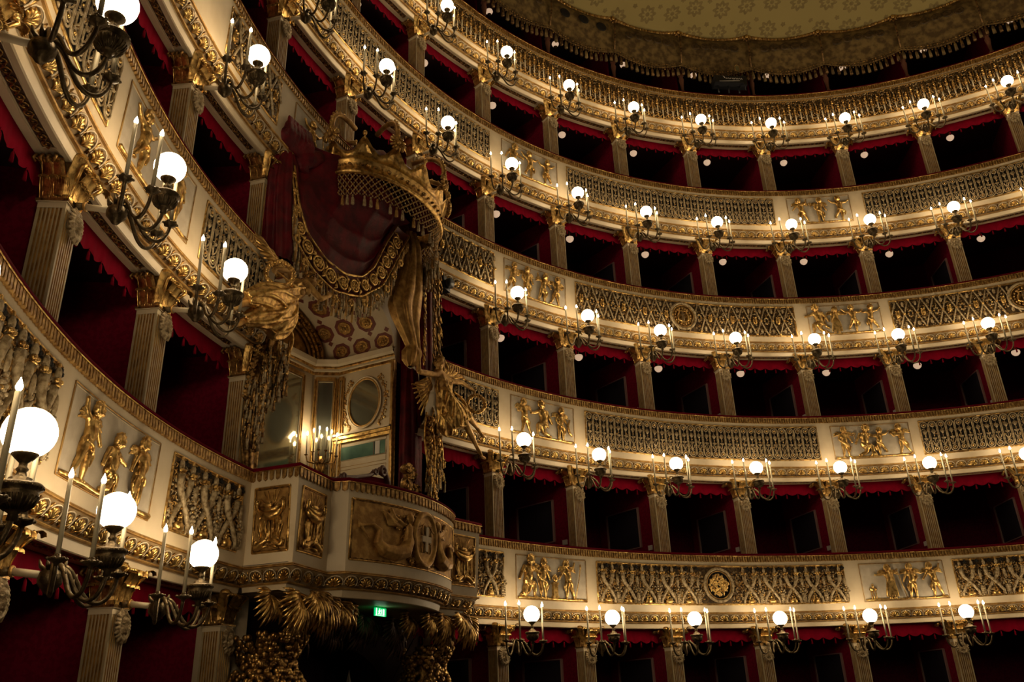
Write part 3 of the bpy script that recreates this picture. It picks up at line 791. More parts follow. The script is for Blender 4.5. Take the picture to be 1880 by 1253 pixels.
for row in (1, 2, 3, 4):
    med = row in (1, 3)
    put_pierced(row, 1.07, 3.93, 'between second and fourth pilasters', med)
    put_pierced(row, 5.07, 7.93, 'at the far right edge', med)
    if row < 4:
        put_pierced(row, -3.90, -3.14, 'just left of the royal box')
        if row == 1: put_pierced(row, -.40, -.06, 'narrow piece right of the royal balcony')
        else: put_pierced(row, -.86, -.06, 'short piece right of the royal box')
    else: put_pierced(row, -3.93, -.07, 'long stretch above the crown')
    if row == 1: put_pierced(row, -6.9, -5.07, 'at the left edge')
    if row == 2: put_pierced(row, -6.9, -5.07, 'at the upper left edge')
# ---- balustrade carving of the topmost parapet
def P5():
    L = ARC; mb = MB(fpanel); fr = MB(fpanel); n = 8; ground(fr, L, GILTG)
    for v, m_ in ((VB, GOLDL), (VT+.03, GOLDL)): fr.tube([(-L/2+L*i/n, .01, v) for i in range(n+1)], .014, m_, 5)
    N = 14; q = L/N; filler(mb, L, 300, VB+.02, VT+.02, 0, 5)
    for i in range(N):
        u = -L/2+(i+.5)*q; hi = i % 2
        z0, z1 = (.50, .74) if hi else (.40, .62)
        mb.tube([(u, .03, z0), (u, .035, z1)], [.012, .022], CREAM, 6)
        for j, (dz, r_) in enumerate(((.03, .03), (.08, .036), (.135, .030), (.19, .034), (.25, .024))):
            if z1+dz < 1.1: mb.ell((u+.008*math.sin(j*2.2+i), .035, z1+dz), (r_, .026, .028), GOLD if j % 2 else GOLDL, 6, 4)
        for dz, r_ in ((-.03, .03), (-.075, .024)):
            if z0+dz > .35: mb.ell((u, .03, z0+dz), (r_, .024, .022), GOLD, 6, 3)
        mb.tube([(u-q*.45, .03, .42), (u-q*.2, .035, .46), (u+q*.1, .03, .43), (u+q*.4, .03, .37)], [.01, .015, .015, .01], GOLDL, 5)
        mb.tube([(u+q*.5, .02, .66), (u+q*.42, .03, .78), (u+q*.5, .03, .90), (u+q*.44, .03, 1.02)], [.01, .014, .012, .010], GOLDD, 5)
        for s_ in (-.25, .25): mb.ell((u+s_*q, .03, 1.12), (.014, .016, .016), GOLD, 5, 3)
    return fr.mesh('backing_frame'), mb.mesh('openwork')
b1, b2 = P5()
for k in range(-4, 8):
    if not seen(k+.5, R0, ROW[5]+.7, 160, 120): continue
    wh = ('bay right of the '+colname(k)).replace('of the royal box', 'of royal box')
    r = thing('openwork_panel', 'gilt baluster carving, topmost parapet, %s' % wh, 'openwork panel', (k+.5, R0, ROW[5]), 'baluster carvings of the topmost parapet')
    link('backing_frame', b1, r); link('openwork', b2, r)

# ---- putti
POSES = {
 'stride': dict(head=(.06, .88), neck=(.04, .79), chest=(.0, .68), hip=(-.04, .46), ls=(-.10, .74), le=(-.20, .80), lh=(-.24, .93), rs=(.11, .73), re=(.20, .62), rh=(.28, .52),
   lk=(-.14, .26), lf=(-.22, .06), rk=(.02, .24), rf=(.03, .03), wings=1),
 'stand': dict(head=(.02, .88), neck=(.01, .79), chest=(0, .68), hip=(.0, .46), ls=(-.11, .73), le=(-.17, .60), lh=(-.10, .50), rs=(.11, .73), re=(.19, .60), rh=(.24, .48),
   lk=(-.06, .25), lf=(-.08, .03), rk=(.07, .25), rf=(.10, .03), wings=1),
 'dance': dict(head=(-.03, .88), neck=(-.01, .79), chest=(0, .68), hip=(.02, .46), ls=(-.11, .74), le=(-.24, .76), lh=(-.34, .86), rs=(.11, .73), re=(.24, .72), rh=(.33, .80),
   lk=(-.10, .30), lf=(-.20, .14), rk=(.06, .24), rf=(.05, .03), wings=0),
 'kneel': dict(head=(.05, .70), neck=(.03, .61), chest=(.0, .51), hip=(-.03, .30), ls=(-.10, .56), le=(-.18, .45), lh=(-.24, .34), rs=(.11, .55), re=(.22, .50), rh=(.32, .48),
   lk=(.14, .27), lf=(.15, .03), rk=(-.02, .10), rf=(-.20, .05), wings=0),
 'play': dict(head=(-.03, .88), neck=(-.01, .79), chest=(.0, .68), hip=(.03, .46), ls=(-.11, .72), le=(-.20, .60), lh=(-.26, .70), rs=(.11, .72), re=(.06, .58), rh=(-.12, .64),
   lk=(-.02, .25), lf=(-.08, .03), rk=(.13, .28), rf=(.24, .06), wings=1),
 'robe': dict(head=(.0, .88), neck=(.0, .79), chest=(.0, .68), hip=(.02, .46), ls=(-.10, .73), le=(-.24, .70), lh=(-.38, .70), rs=(.10, .73), re=(.14, .58), rh=(.16, .44),
   lk=(-.02, .25), lf=(-.05, .03), rk=(.06, .25), rf=(.08, .03), wings=1, robe=1)}
def putto(pose, H=.74, flip=1, vox=.0105):
    p = POSES[pose]; mb = MB(); dd = .8
    def J(n, w_=0): x, z = p[n]; return np.array([flip*x*H, w_, VB+.03+z*H])
    def limb(a, b_, ra, rb, n=7, wa=.012, wb=.012): A, B = J(a, wa), J(b_, wb); mb.tube([A+(B-A)*t for t in np.linspace(0, 1, 4)], np.linspace(ra, rb, 4)*H, GOLD, n)
    hd = J('head', .04); mb.ell(hd, (.078*H, .075*H, .092*H), GOLD, 12, 9); mb.ell(hd+np.array([0, .05, -.012])*H/.74, (.014, .016, .016), GOLD, 6, 4)
    mb.ell(hd+np.array([.018, .045, -.028])*H/.74, (.018, .014, .016), GOLD, 6, 4); mb.ell(hd+np.array([-.018, .045, -.028])*H/.74, (.018, .014, .016), GOLD, 6, 4)
    rr = random.Random(pose)
    for i in range(16):
        a = PI*(i/15)*1.5-PI*.25; r = .085*H; mb.ell(hd+np.array([math.cos(a)*r, .0+.02*(i % 2), math.sin(a)*r*1.1+.01]), (.02, .024, .02), GOLD, 6, 4)
    limb('head', 'neck', .045, .045, wa=.03); limb('neck', 'chest', .06, .10, wb=.025)
    C_, P_ = J('chest', .028), J('hip', .025)
    mb.ell(C_, (.118*H, .075*H, .11*H), GOLD, 12, 8); mb.ell((C_+P_)/2+np.array([0, .012, 0]), (.10*H, .08*H, .12*H), GOLD, 12, 8); mb.ell(P_, (.112*H, .075*H, .09*H), GOLD, 12, 8)
    for s_ in 'lr':
        mb.ell(J(s_+'s', .025), (.05*H,)*3, GOLD, 8, 6); limb(s_+'s', s_+'e', .043, .036, wa=.025, wb=.03); limb(s_+'e', s_+'h', .036, .024, wa=.03, wb=.035); mb.ell(J(s_+'h', .035), (.034*H, .03*H, .034*H), GOLD, 7, 5)
        hx = P_+np.array([flip*(-.05 if s_ == 'l' else .05)*H, 0, -.03*H]); K = J(s_+'k', .035); Fp = J(s_+'f', .02)
        mb.tube([hx+(K-hx)*t for t in np.linspace(0, 1, 4)], np.array([.075, .07, .058, .046])*H, GOLD, 8)
        mb.tube([K+(Fp-K)*t for t in np.linspace(0, 1, 4)], np.array([.046, .048, .036, .026])*H, GOLD, 8)
        mb.ell(Fp+np.array([flip*.02, .01, -.008]), (.055*H, .035*H, .024*H), GOLD, 8, 5)
    if p.get('wings'):
        for s_ in (-1, 1):
            for j in range(5):
                a = .25+.32*j; L = (.27-.03*j)*H; b_ = C_+np.array([s_*.07*H, -.02, .06*H])
                e = b_+np.array([s_*math.cos(a-.6)*L, .0, math.sin(a-.35)*L*(.9)-.02])
                mb.tube([b_, (b_+e)/2+np.array([0, .005, .015]), e], [.018, .024, .012], GOLD, 5)
    if p.get('robe'):
        for j in range(7):
            x = (j-3)*.032*H; mb.tube([P_+np.array([x*.6, .035, .10*H]), P_+np.array([x*1.1, .05, -.05*H]), P_+np.array([x*1.5, .035, -.25*H]), P_+np.array([x*1.7, .02, -.40*H])], [.018, .026, .028, .02], GOLD, 6)
    else:
        for j in range(4):
            A = P_+np.array([-.10*H, .04, .02*H+j*.012]); B = P_+np.array([.10*H, .045, -.05*H-j*.018]); mb.tube([A, (A+B)/2+np.array([0, .03, -.02]), B], .013, GOLD, 5)
        mb.tube([P_+np.array([.10*H*flip, .03, -.03]), P_+np.array([.15*H*flip, .02, -.10]), P_+np.array([.13*H*flip, .02, -.19])], [.02, .03, .012], GOLD, 6)
    V0 = mb; me = remesh(V0, 'cherub', vox, [GOLD], 1); return me
def warp(me, du, name):                    # set the figure on the curved wall
    n = len(me.vertices); co = np.empty(n*3); me.vertices.foreach_get('co', co); co = co.reshape(-1, 3)
    m2 = me.copy(); m2.name = name; Q = np.stack([co[:, 0]+du, co[:, 1], co[:, 2]], 1); m2.vertices.foreach_set('co', fpanel(Q).ravel()); m2.update(); return m2
FIG = {}
def fig(pose, flip, H, vox):
    key = (pose, flip, H, vox)
    if key not in FIG: FIG[key] = putto(pose, H, flip, vox)
    return FIG[key]
def prop(mb, kind, u):
    if kind == 'altar':
        mb.box((u, .03, .40), (.075, .035, .03), GOLD); mb.box((u, .03, .53), (.055, .03, .11), GOLD); mb.box((u, .035, .655), (.07, .035, .02), GOLD)
        mb.ell((u, .045, .735), (.05, .04, .06), GOLD, 8, 6)
        for i in range(9): a = PI*i/8; mb.ell((u+.055*math.cos(a), .04, .745+.06*math.sin(a)), (.02, .02, .02), GOLD, 5, 4)
    if kind == 'shield': mb.ell((u, .045, .50), (.075, .03, .12), GOLD, 10, 6)
    if kind == 'tripod':
        for s_ in (-1, 0, 1): mb.tube([(u+s_*.05, .03, .37), (u+s_*.05, .03, .55)], .014, GOLD, 5)
        mb.ell((u, .035, .59), (.09, .035, .045), GOLD, 8, 5); mb.ell((u, .035, .66), (.03, .02, .05), GOLD, 6, 4)
    if kind == 'spear': mb.tube([(u-.07, .04, .38), (u+.03, .045, .75), (u+.07, .04, .95)], .011, GOLD, 5); mb.ell((u+.08, .04, 1.0), (.022, .015, .06), GOLD, 6, 4)
    if kind == 'staff': mb.tube([(u+.07, .04, .38), (u-.05, .045, .98)], .010, GOLD, 5); mb.ell((u-.05, .045, .99), (.03, .02, .02), GOLD, 6, 4)
    if kind == 'harp': mb.tube([(u, .04, .85), (u-.06, .045, .70), (u-.02, .045, .56), (u+.05, .04, .50)], [.02, .03, .03, .02], GOLD, 6)
    if kind == 'flower': mb.tube([(u, .03, .80), (u, .03, .90)], .008, GOLD, 4); [mb.ell((u+.03*math.sin(a), .035, .93+.03*math.cos(a)), (.02, .015, .02), GOLD, 5, 3) for a in (0, 1.25, 2.5, 3.75, 5)]
    if kind == 'fire': [mb.tube([(u+d_, .03, .37), (u+d_*.4, .045, .46), (u-d_*.2, .03, .56)], [.03, .025, .006], GOLD, 5) for d_ in (-.06, -.02, .02, .06)]
def relief_panel(row, ka, kb, items, props, label, vox=.0105):
    L = (kb-ka)*ARC; kc = (ka+kb)/2
    r = thing('relief_panel', label, 'relief panel', (kc, R0, ROW[row]), 'gilded cherub reliefs of the parapets')
    mb = MB(fpanel); ground(mb, L, GROUND); rect_frame(mb, L, GOLDL, CREAM, .007)
    mb.obj('panel_ground', r)
    mb = MB(fpanel); n = 14; rr = random.Random(row*7+int(ka))
    mb.tube([(-L/2+.03+(L-.06)*i/n, .02, VB+.03+rr.uniform(-.008, .008)) for i in range(n+1)], [rr.uniform(.018, .032) for _ in range(n+1)], GOLD, 6)
    mb.obj('rocky_ledge', r)
    for pose, uf, flip, H in items:
        link('cherub', warp(fig(pose, flip, H, vox), -L/2+uf*L, 'cherub'), r)
    if props:
        for kind, uf in props:
            mb = MB(fpanel); prop(mb, kind, -L/2+uf*L)
            nm = {'altar': 'altar', 'shield': 'shield', 'tripod': 'tripod', 'spear': 'spear', 'staff': 'staff', 'harp': 'harp', 'flower': 'flower', 'fire': 'brazier'}[kind]; mb.obj(nm, r)
S3 = 'between first and second pilasters right of the royal box'
relief_panel(1, -4.93, -4.05, [('stride', .22, 1, .74), ('kneel', .50, 1, .74), ('stand', .80, -1, .72)], [], 'gilded relief of three winged cherubs behind the near globes, lowest parapet left', .0085)
relief_panel(1, .09, .94, [('kneel', .17, 1, .98), ('stand', .37, 1, .74), ('stride', .72, -1, .74)], [('shield', .11), ('altar', .54), ('staff', .29), ('spear', .86)], 'gilded relief of cherubs round a small altar, lowest parapet right of royal balcony')
relief_panel(1, 4.10, 4.97, [('robe', .33, 1, .74), ('stand', .60, -1, .74), ('stride', .85, -1, .74)], [('tripod', .12), ('staff', .47)], 'gilded relief of three cherubs and a tripod, lowest parapet far right')
relief_panel(2, -4.93, -4.05, [('dance', .25, 1, .74), ('stand', .75, 1, .74)], [], 'gilded cherub relief at upper left, second parapet above the near candles', .0095)
relief_panel(2, .10, .92, [('play', .20, 1, .74), ('kneel', .50, -1, .98), ('stand', .78, 1, .72)], [('harp', .92)], 'gilded relief of three music-making cherubs, second parapet right of the angel')
relief_panel(2, 4.09, 4.96, [('stand', .15, 1, .74), ('kneel', .42, 1, .96), ('dance', .60, -1, .68), ('play', .87, 1, .74)], [('flower', .29), ('fire', .50)], 'gilded relief of four cherubs round a fire, second parapet far right')
relief_panel(3, -2.92, -2.12, [('dance', .3, 1, .72), ('stride', .7, 1, .72)], [('staff', .5)], 'gilded relief half hidden behind the crown, third parapet', .012)
relief_panel(3, .08, .93, [('play', .14, -1, .72), ('stand', .36, 1, .74), ('stride', .64, 1, .72), ('play', .85, -1, .72)], [], 'gilded relief of four cherub musicians, third parapet right of the crown')
relief_panel(3, 4.09, 4.95, [('kneel', .14, -1, 1.0), ('robe', .38, -1, .72), ('dance', .62, 1, .74), ('dance', .86, -1, .72)], [('harp', .24)], 'gilded relief of four dancing cherubs, third parapet far right')
relief_panel(4, .11, .93, [('kneel', .2, 1, .95), ('dance', .50, 1, .74), ('dance', .80, -1, .70)], [], 'gilded relief of three leaping cherubs, fourth parapet right of the crown')
relief_panel(4, 4.11, 4.90, [('stride', .20, -1, .74), ('stand', .5, 1, .72), ('dance', .82, 1, .74)], [('flower', .36)], 'gilded relief of three running cherubs, fourth parapet far right')
if seen(-4.5, R0, ROW[3]+.7, 0, 0): relief_panel(3, -4.93, -4.05, [('stand', .3, 1, .72), ('dance', .7, 1, .72)], [], 'pale relief panel cut by the top left edge, third parapet', .012)

# ================================================================== ROYAL BOX
AX = -1.9
def W(V):                                  # (s, r, z) about the royal box axis -> frame of an object placed at (AX, 11.5, 0)
    V = np.asarray(V, float); return np.stack([-V[:, 0], 11.5-V[:, 1], V[:, 2]], 1)
RAT = (AX, 11.5, 0)
class SubW:                                # same, but with the object's own base as origin
    def __init__(s, s0, r0, z0): s.o = np.array([s0, r0, z0])
    def __call__(s, V): return W(np.asarray(V, float)-s.o+np.array([0, 11.5, 0]))
def rplace(o, s0, r0, z0):
    t = ang(AX); U_ = Vector((math.cos(t), math.sin(t), 0)); V_ = Vector((math.sin(t), -math.cos(t), 0))
    if (Vector((math.cos(ang(AX+.1)), math.sin(ang(AX+.1)), 0))-U_).dot(V_) < 0: V_ = -V_
    o.location = Vector((CX, CY, Z0+z0))+V_*s0+U_*r0; o.rotation_euler = (0, 0, t+PI/2); return o
def rthing(name, label, cat, o, group=None):
    e = bpy.data.objects.new(name, None); e.empty_display_size = .1; COL.objects.link(e); rplace(e, *o); return tag(e, label, cat, group)
def rmb(o): return MB(SubW(*o))

# ---- royal balcony
pts = [(-2.41, 11.42), (-2.41, 11.28), (-2.31, 10.52), (-1.46, 10.68)]
arc = [(x, 10.19+(x/1.2)**2*.22) for x in np.linspace(-1.37, 1.37, 25)]
path_pts = pts[:4]+arc+[(1.46, 10.68), (2.31, 10.52), (2.41, 11.28), (2.41, 11.42)]
# the bow sits slightly proud of the wings
bow = PolyPath(path_pts)
RB_O = (0, 11.5, 0)
root = rthing('royal_balcony', 'projecting royal balcony with bowed front, gilded trophy panels and cross shield', 'balcony', (0, 11.5, 0))
b_rail(bow).obj('velvet_rail', root); b_frieze(bow, .085).obj('tooth_frieze', root); b_wall(bow).obj('balcony_wall', root)
b_cornice(bow, .25).obj('shell_cornice', root); b_corona(bow).obj('lower_fascia', root)
mb = MB(W); S = [(p[0]*.985, p[1]+.24, -.112) for p in path_pts]; Tt = [(p[0]*.985, 12.4, -.112) for p in path_pts]
mb.grid([S, Tt], CREAM, smooth=False); mb.grid([[(p[0], p[1]+.1, .2) for p in path_pts], [(p[0], 13.0, .2) for p in path_pts]], WOOD, smooth=False)
mb.obj('balcony_floor', root)
def pane(a, b_, off=.0):                   # mapper for a flat face between two plan points: (u, w, v)
    a = np.array(a, float); b_ = np.array(b_, float); d = b_-a; L = np.linalg.norm(d); d = d/L; n = np.array([d[1], -d[0]])
    def f(V):
        V = np.asarray(V, float); c = (a+b_)/2; w_ = V[:, 1]+off+np.array([wall_d(v) for v in V[:, 2]])
        Q = c[None, :]+d[None, :]*V[:, :1]+n[None, :]*w_[:, None]
        return np.stack([-Q[:, 0], 11.5-Q[:, 1], V[:, 2]], 1)
    return f, L
def trophy(f, L, name, lab):
    L = L-.26; mb = MB(f); mb.grid([[(-L/2+L*i/3, .003, v) for v in (VB, VM, VT)] for i in range(4)], GOLDL); rect_frame(mb, L, GOLD, GOLDD)
    g = mb.obj('trophy_panel', root); g['label'] = lab
    mb = MB(f); k = L/.55
    mb.tube([(0, .03, .44), (0, .04, .72)], .014, GOLD, 6); mb.ell((0, .045, .73), (.025, .02, .02), GOLD, 6, 4)
    mb.tube([(-.19*k, .03, .86), (-.13*k, .045, .80), (-.04*k, .055, .765), (.04*k, .055, .765), (.13*k, .045, .80), (.19*k, .03, .86)], [.020, .040, .052, .052, .040, .020], GOLD, 8)
    mb.tube([(-.16*k, .03, .89), (-.06*k, .05, .845), (.06*k, .05, .845), (.16*k, .03, .89)], [.012, .034, .034, .012], GOLD, 7)
    mb.ell((-.03*k, .05, .90), (.085*k, .03, .035), GOLD, 9, 5)
    for s_ in (-1, 1):
        for (x1, z1, r_) in ((.06, 1.09, .006), (.12, 1.08, .006), (.17, 1.0, .005), (.02, 1.06, .005)): mb.tube([(s_*.02*k, .02, .86), (s_*x1*k, .026, z1)], r_, GOLD, 5)
        mb.tube([(s_*.19*k, .03, .83), (s_*.205*k, .045, .90), (s_*.19*k, .045, .95)], [.02, .028, .034], GOLD, 8); mb.torus((s_*.19*k, .05, .955), .026*k, .008, GOLD, 'y', 10, 5)
        P = [[(s_*(.10+.02*math.sin(v_*.8)+u_)*k, .018+.022*math.sin(u_*90+v_*.7)**2, .78-.30*v_/8) for u_ in (-.05, -.03, -.01, .01, .03, .05)] for v_ in range(9)]; mb.grid(P, GOLD)
        mb.tube([(s_*.055*k, .03, .74), (s_*.065*k, .035, .62), (s_*.05*k, .03, .52)], [.012, .016, .006], GOLD, 5); mb.tube([(s_*.145*k, .03, .74), (s_*.15*k, .035, .62), (s_*.13*k, .03, .50)], [.012, .016, .006], GOLD, 5)
        P = [(0, .035, .475), (s_*.05*k, .045, .475), (s_*.10*k, .05, .45), (s_*.15*k, .05, .415), (s_*.20*k, .045, .41), (s_*.215*k, .045, .45), (s_*.19*k, .045, .475), (s_*.17*k, .04, .455)]
        mb.tube(P, [.018, .026, .034, .034, .028, .022, .016, .008], GOLD, 8); mb.tube([(s_*.02*k, .03, .41), (s_*.09*k, .035, .40), (s_*.15*k, .03, .37)], [.012, .022, .006], GOLD, 6)
        mb.tube([(s_*.14*k, .03, .50), (s_*.17*k, .04, .57), (s_*.205*k, .03, .68)], [.012, .010, .003], GOLD, 5)
    mb.ell((0, .05, .475), (.024, .024, .034), GOLD, 8, 6)
    mb.obj('trophy', root if False else g)
trophy(*pane((-2.41, 11.28), (-2.31, 10.52)), 't', 'gilded trophy of arms panel, left end of the balcony')
trophy(*pane((-2.31, 10.52), (-1.46, 10.68)), 't', 'gilded trophy of arms panel, narrow left wing')
trophy(*pane((1.46, 10.68), (2.31, 10.52)), 't', 'gilded trophy of arms panel, right wing')
trophy(*pane((2.31, 10.52), (2.41, 11.28)), 't', 'gilded trophy of arms panel, right end')
def fbow(V):
    V = np.asarray(V, float); x = V[:, 0]; r = 10.19+(x/1.2)**2*.22; dr = 2*x/1.44*.22
    n = np.stack([dr, -np.ones_like(dr)], 1); n /= np.linalg.norm(n, axis=1)[:, None]; w_ = V[:, 1]+wall_d(V[:, 2])
    Q = np.stack([x, r], 1)+n*w_[:, None]; return np.stack([-Q[:, 0], 11.5-Q[:, 1], V[:, 2]], 1)
mb = MB(fbow); Lb = 2.62
mb.grid([[(-Lb/2+Lb*i/20, .004, v) for v in (VB, VM, VT)] for i in range(21)], GOLDL); rect_frame(mb, Lb, GOLD, GOLDD)
g = mb.obj('siren_panel', root); g['label'] = 'wide gilded bow panel with two sirens and a crossed shield'
for s_ in (-1, 1):
    mb = MB(fbow)
    X = lambda x: s_*x*1.24
    mb.tube([(X(-.98), .03, .78), (X(-.90), .035, .80), (X(-.80), .04, .82), (X(-.72), .045, .76), (X(-.74), .05, .60), (X(-.66), .06, .50), (X(-.50), .07, .47), (X(-.36), .07, .52), (X(-.30), .065, .66), (X(-.31), .06, .78)],
            [.03, .018, .025, .04, .065, .09, .105, .11, .085, .06], GOLDL, 9)
    for a in range(6): mb.tube([(X(-.94), .03, .77), (X(-1.0+.03*a), .04, .86-.045*a)], [.02, .014], GOLD, 5)
    mb.tube([(X(-.31), .06, .76), (X(-.29), .07, .84)], [.065, .05], GOLDL, 8)
    mb.ell((X(-.30), .07, .82), (.07, .05, .085), GOLDL, 9, 6); mb.ell((X(-.29), .08, .97), (.052, .045, .06), GOLDL, 9, 6)
    for i in range(9): mb.ell((X(-.29)+.05*math.cos(i*.7), .07, .985+.05*math.sin(i*.7)), (.026, .03, .026), GOLDD, 5, 4)
    mb.tube([(X(-.25), .06, .87), (X(-.16), .07, .86), (X(-.06), .08, .93), (X(.0), .06, 1.0)], [.03, .028, .022, .016], GOLDL, 6)
    mb.tube([(X(-.36), .05, .88), (X(-.48), .05, .94), (X(-.60), .04, 1.0)], [.03, .024, .016], GOLDL, 6)
    for j in range(8):
        a = .3*j; mb.tube([(X(-.38), .03, .84), (X(-.50-.02*j), .04, .86+.02*j), (X(-.60-.012*j), .025, .84+.028*j)], [.02, .026, .01], GOLDL, 5)
    mb.tube([(X(-.58), .03, 1.07), (X(-.48), .045, .92)], [.035, .025], GOLD, 6)
    for j in range(26):
        a = j*1.9; mb.ell((X(-.20+.10*math.sin(a)*.6+.004*j), .035, .42+.022*j), (.03, .03, .03), GOLD if j % 3 else GOLDD, 5, 4)
    me = remesh(mb, 'siren', .012, [GOLDL], 1); link('siren', me, g)
mb = MB(fbow); cx = 0.0
mb2 = mb
E_ = [[(cx+(.25+e)*math.sin(2*PI*i/36), w_, VM-.0+(.34+e)*math.cos(2*PI*i/36)) for i in range(36)] for e, w_ in ((.06, .01), (.05, .10), (.02, .118), (-.01, .10), (-.02, .078), (-.06, .082), (-.12, .085), (-.18, .086), (-.249, .086))]
mb.grid(E_, GOLDL, closev=True)
for (x, z, hx, hz) in ((0, 0, .028, .17), (0, 0, .105, .04)): mb.box((cx+x, .096, VM+z), (hx, .016, hz), CREAM)
for s_ in (-1, 1):
    for t_ in (-1, 1):
        P = [(cx+s_*.04, .094, VM+t_*.055), (cx+s_*.115, .094, VM+t_*.055), (cx+s_*.115, .094, VM+t_*.19), (cx+s_*.04, .094, VM+t_*.19)]
        mb.tube(P+[P[0]], .008, GOLDD, 4)
for j in range(18):
    a = 2*PI*j/18; mb.ell((cx+.34*math.sin(a), .03, VM+.40*math.cos(a)*.93), (.035, .03, .03), GOLD if j % 2 else GOLDD, 6, 4)
mb.obj('cross_shield', g)
mb = MB(fbow); rnd = random.Random(77)
for j in range(150):
    a = rnd.uniform(0, 2*PI); e = rnd.uniform(.02, .12); x_, z_ = (.33+e)*math.sin(a), VM+(.40+e*.4)*math.cos(a)
    if not (VB+.03 < z_ < VT-.03): continue
    mb.tube([(x_, .02, z_), (x_+.03*math.cos(a*3), .05, z_+.02), (x_+.05*math.cos(a*2), .02, z_-.02)], [.012, .020, .006], GOLD if rnd.random() < .6 else GOLDD, 5)
for s_ in (-1, 1):
    for j in range(26):
        t = j/25; mb.ell((s_*(.86-.50*t), .085, .50-.05*math.sin(t*PI)+.06*t), (.022, .012, .018), GOLDL, 5, 3)
    for j in range(22): mb.ell((s_*(.50+rnd.uniform(-.14, .14)), .045, .88+rnd.uniform(-.08, .12)), (.022, .02, .022), GOLD if j % 2 else GOLDD, 5, 4)
mb.obj('acanthus_foliage', g)

# ---- shell of the royal box: side walls, back wall, entablature, vault
def quad(mb, a, b_, c, d, m): mb.add([a, b_, c, d], [(0, 1, 2, 3)], m, False)
def wallobj(name, quads, m=CREAM):
    mb = MB(W)
    for q in quads: quad(mb, *q, m)
    o = mb.obj(name); rplace(o, 0, 11.5, 0); return struct(o)
SW, RBK, ZE = 1.7, 13.6, 4.53
wallobj('wall_royal_right', [((SW, 11.95, .1), (SW, 13.2, .1), (SW, 13.2, ZE+.1), (SW, 11.95, ZE+.1)), ((SW, 13.2, .1), (1.42, RBK, .1), (1.42, RBK, ZE+.1), (SW, 13.2, ZE+.1)),
    ((SW, 11.95, .1), (2.6, 11.97, .1), (2.6, 11.97, 6.2), (SW, 11.95, 6.2))])
wallobj('wall_royal_left', [((-SW, 11.95, .1), (-SW, 13.2, .1), (-SW, 13.2, ZE+.1), (-SW, 11.95, ZE+.1)), ((-SW, 13.2, .1), (-1.42, RBK, .1), (-1.42, RBK, ZE+.1), (-SW, 13.2, ZE+.1)),
    ((-SW, 11.95, .1), (-2.4, 11.97, .1), (-2.4, 11.97, 6.2), (-SW, 11.95, 6.2))])
wallobj('wall_royal_back', [((-1.42, RBK, .1), (1.42, RBK, .1), (1.42, RBK, ZE+.1), (-1.42, RBK, ZE+.1)), ((-1.9, RBK+.02, ZE), (1.9, RBK+.02, ZE), (1.9, RBK+.02, 6.0), (-1.9, RBK+.02, 6.0))])
# entablature along left, back and right
ent = PolyPath([(-SW, 11.9), (-SW, 13.2), (-1.42, RBK), (1.42, RBK), (SW, 13.2), (SW, 11.9)])
mb = MB(ent.map)
for prof, m_ in (([(0, ZE-.06), (.02, ZE-.05), (.02, ZE)], GOLD), ([(.02, ZE), (.03, ZE+.02), (.03, ZE+.06)], CREAM), ([(.03, ZE+.06), (.06, ZE+.07), (.06, ZE+.10)], GOLD), ([(.06, ZE+.10), (.10, ZE+.14), (.13, ZE+.22), (.0, ZE+.24)], CREAM)): sweep(mb, ent, prof, m_)
o = mb.obj('trim_royal_entablature'); rplace(o, 0, 11.5, 0); struct(o)
# vault with octagonal coffers
ZV, VA, VH = ZE+.22, 1.72, 1.0
def vp(a, r, off=0): return (-(VA-off)*math.cos(a), r, ZV+(VH-off)*math.sin(a))
mb = MB(W); P = [[vp(PI*i/30, r) for r in (11.95, 12.8, 13.62)] for i in range(31)]; mb.grid(P, CREAM, smooth=True)
# front archivolt wall above the opening
Pf = [[vp(PI*i/30, 11.95) for i in range(31)], [(-2.0*math.cos(PI*i/30)*1.0, 11.95, 6.25 if 0 < i < 30 else ZV) for i in range(31)]]
mb.grid(Pf, CREAM, smooth=False)
o = mb.obj('ceiling_royal_vault'); rplace(o, 0, 11.5, 0); struct(o)
def vmap(V):                               # (a, r, off)
    V = np.asarray(V, float); a = V[:, 0]; off = V[:, 2]
    return W(np.stack([-(VA-off)*np.cos(a), V[:, 1], ZV+(VH-off)*np.sin(a)], 1))
root2 = rthing('coffered_vault_decoration', 'painted octagonal coffers with gilded rosettes on the royal box vault', 'ceiling coffers', (0, 11.5, 0))
for ia, a in enumerate([PI-.20, PI-.58, PI-.98, PI-1.38, PI-1.78, PI-2.2, .58, .20]):
    for ir, r in enumerate((12.18, 12.68, 13.16)):
        a2 = a; rr_ = r+(.24 if ia % 2 else 0)
        if rr_ > 13.45: continue
        mb = MB(vmap); da = .155
        def oc(k_, off): return [(a2+da*k_*math.cos(PI/8+PI/4*j)*1.05, rr_+.215*k_*math.sin(PI/8+PI/4*j), off) for j in range(8)]
        RED = VAULTRED
        mb.grid([oc(1.0, .004), oc(.70, .006)], RED, closev=True, smooth=False); mb.grid([oc(.70, .006), oc(.66, .02), oc(.60, .02), oc(.58, .008)], GOLD, closev=True, smooth=False)
        mb.add(oc(.58, .008), [tuple(range(8))], GOLDL, False)
        for j in range(8): q = 2*PI*j/8; mb.ell((a2+.045*math.cos(q), rr_+.065*math.sin(q), .02), (.022, .032, .014), GOLD, 6, 4)
        mb.ell((a2, rr_, .028), (.02, .03, .016), GOLD, 6, 4)
        mb.obj('coffer', root2)
mb = MB(vmap)
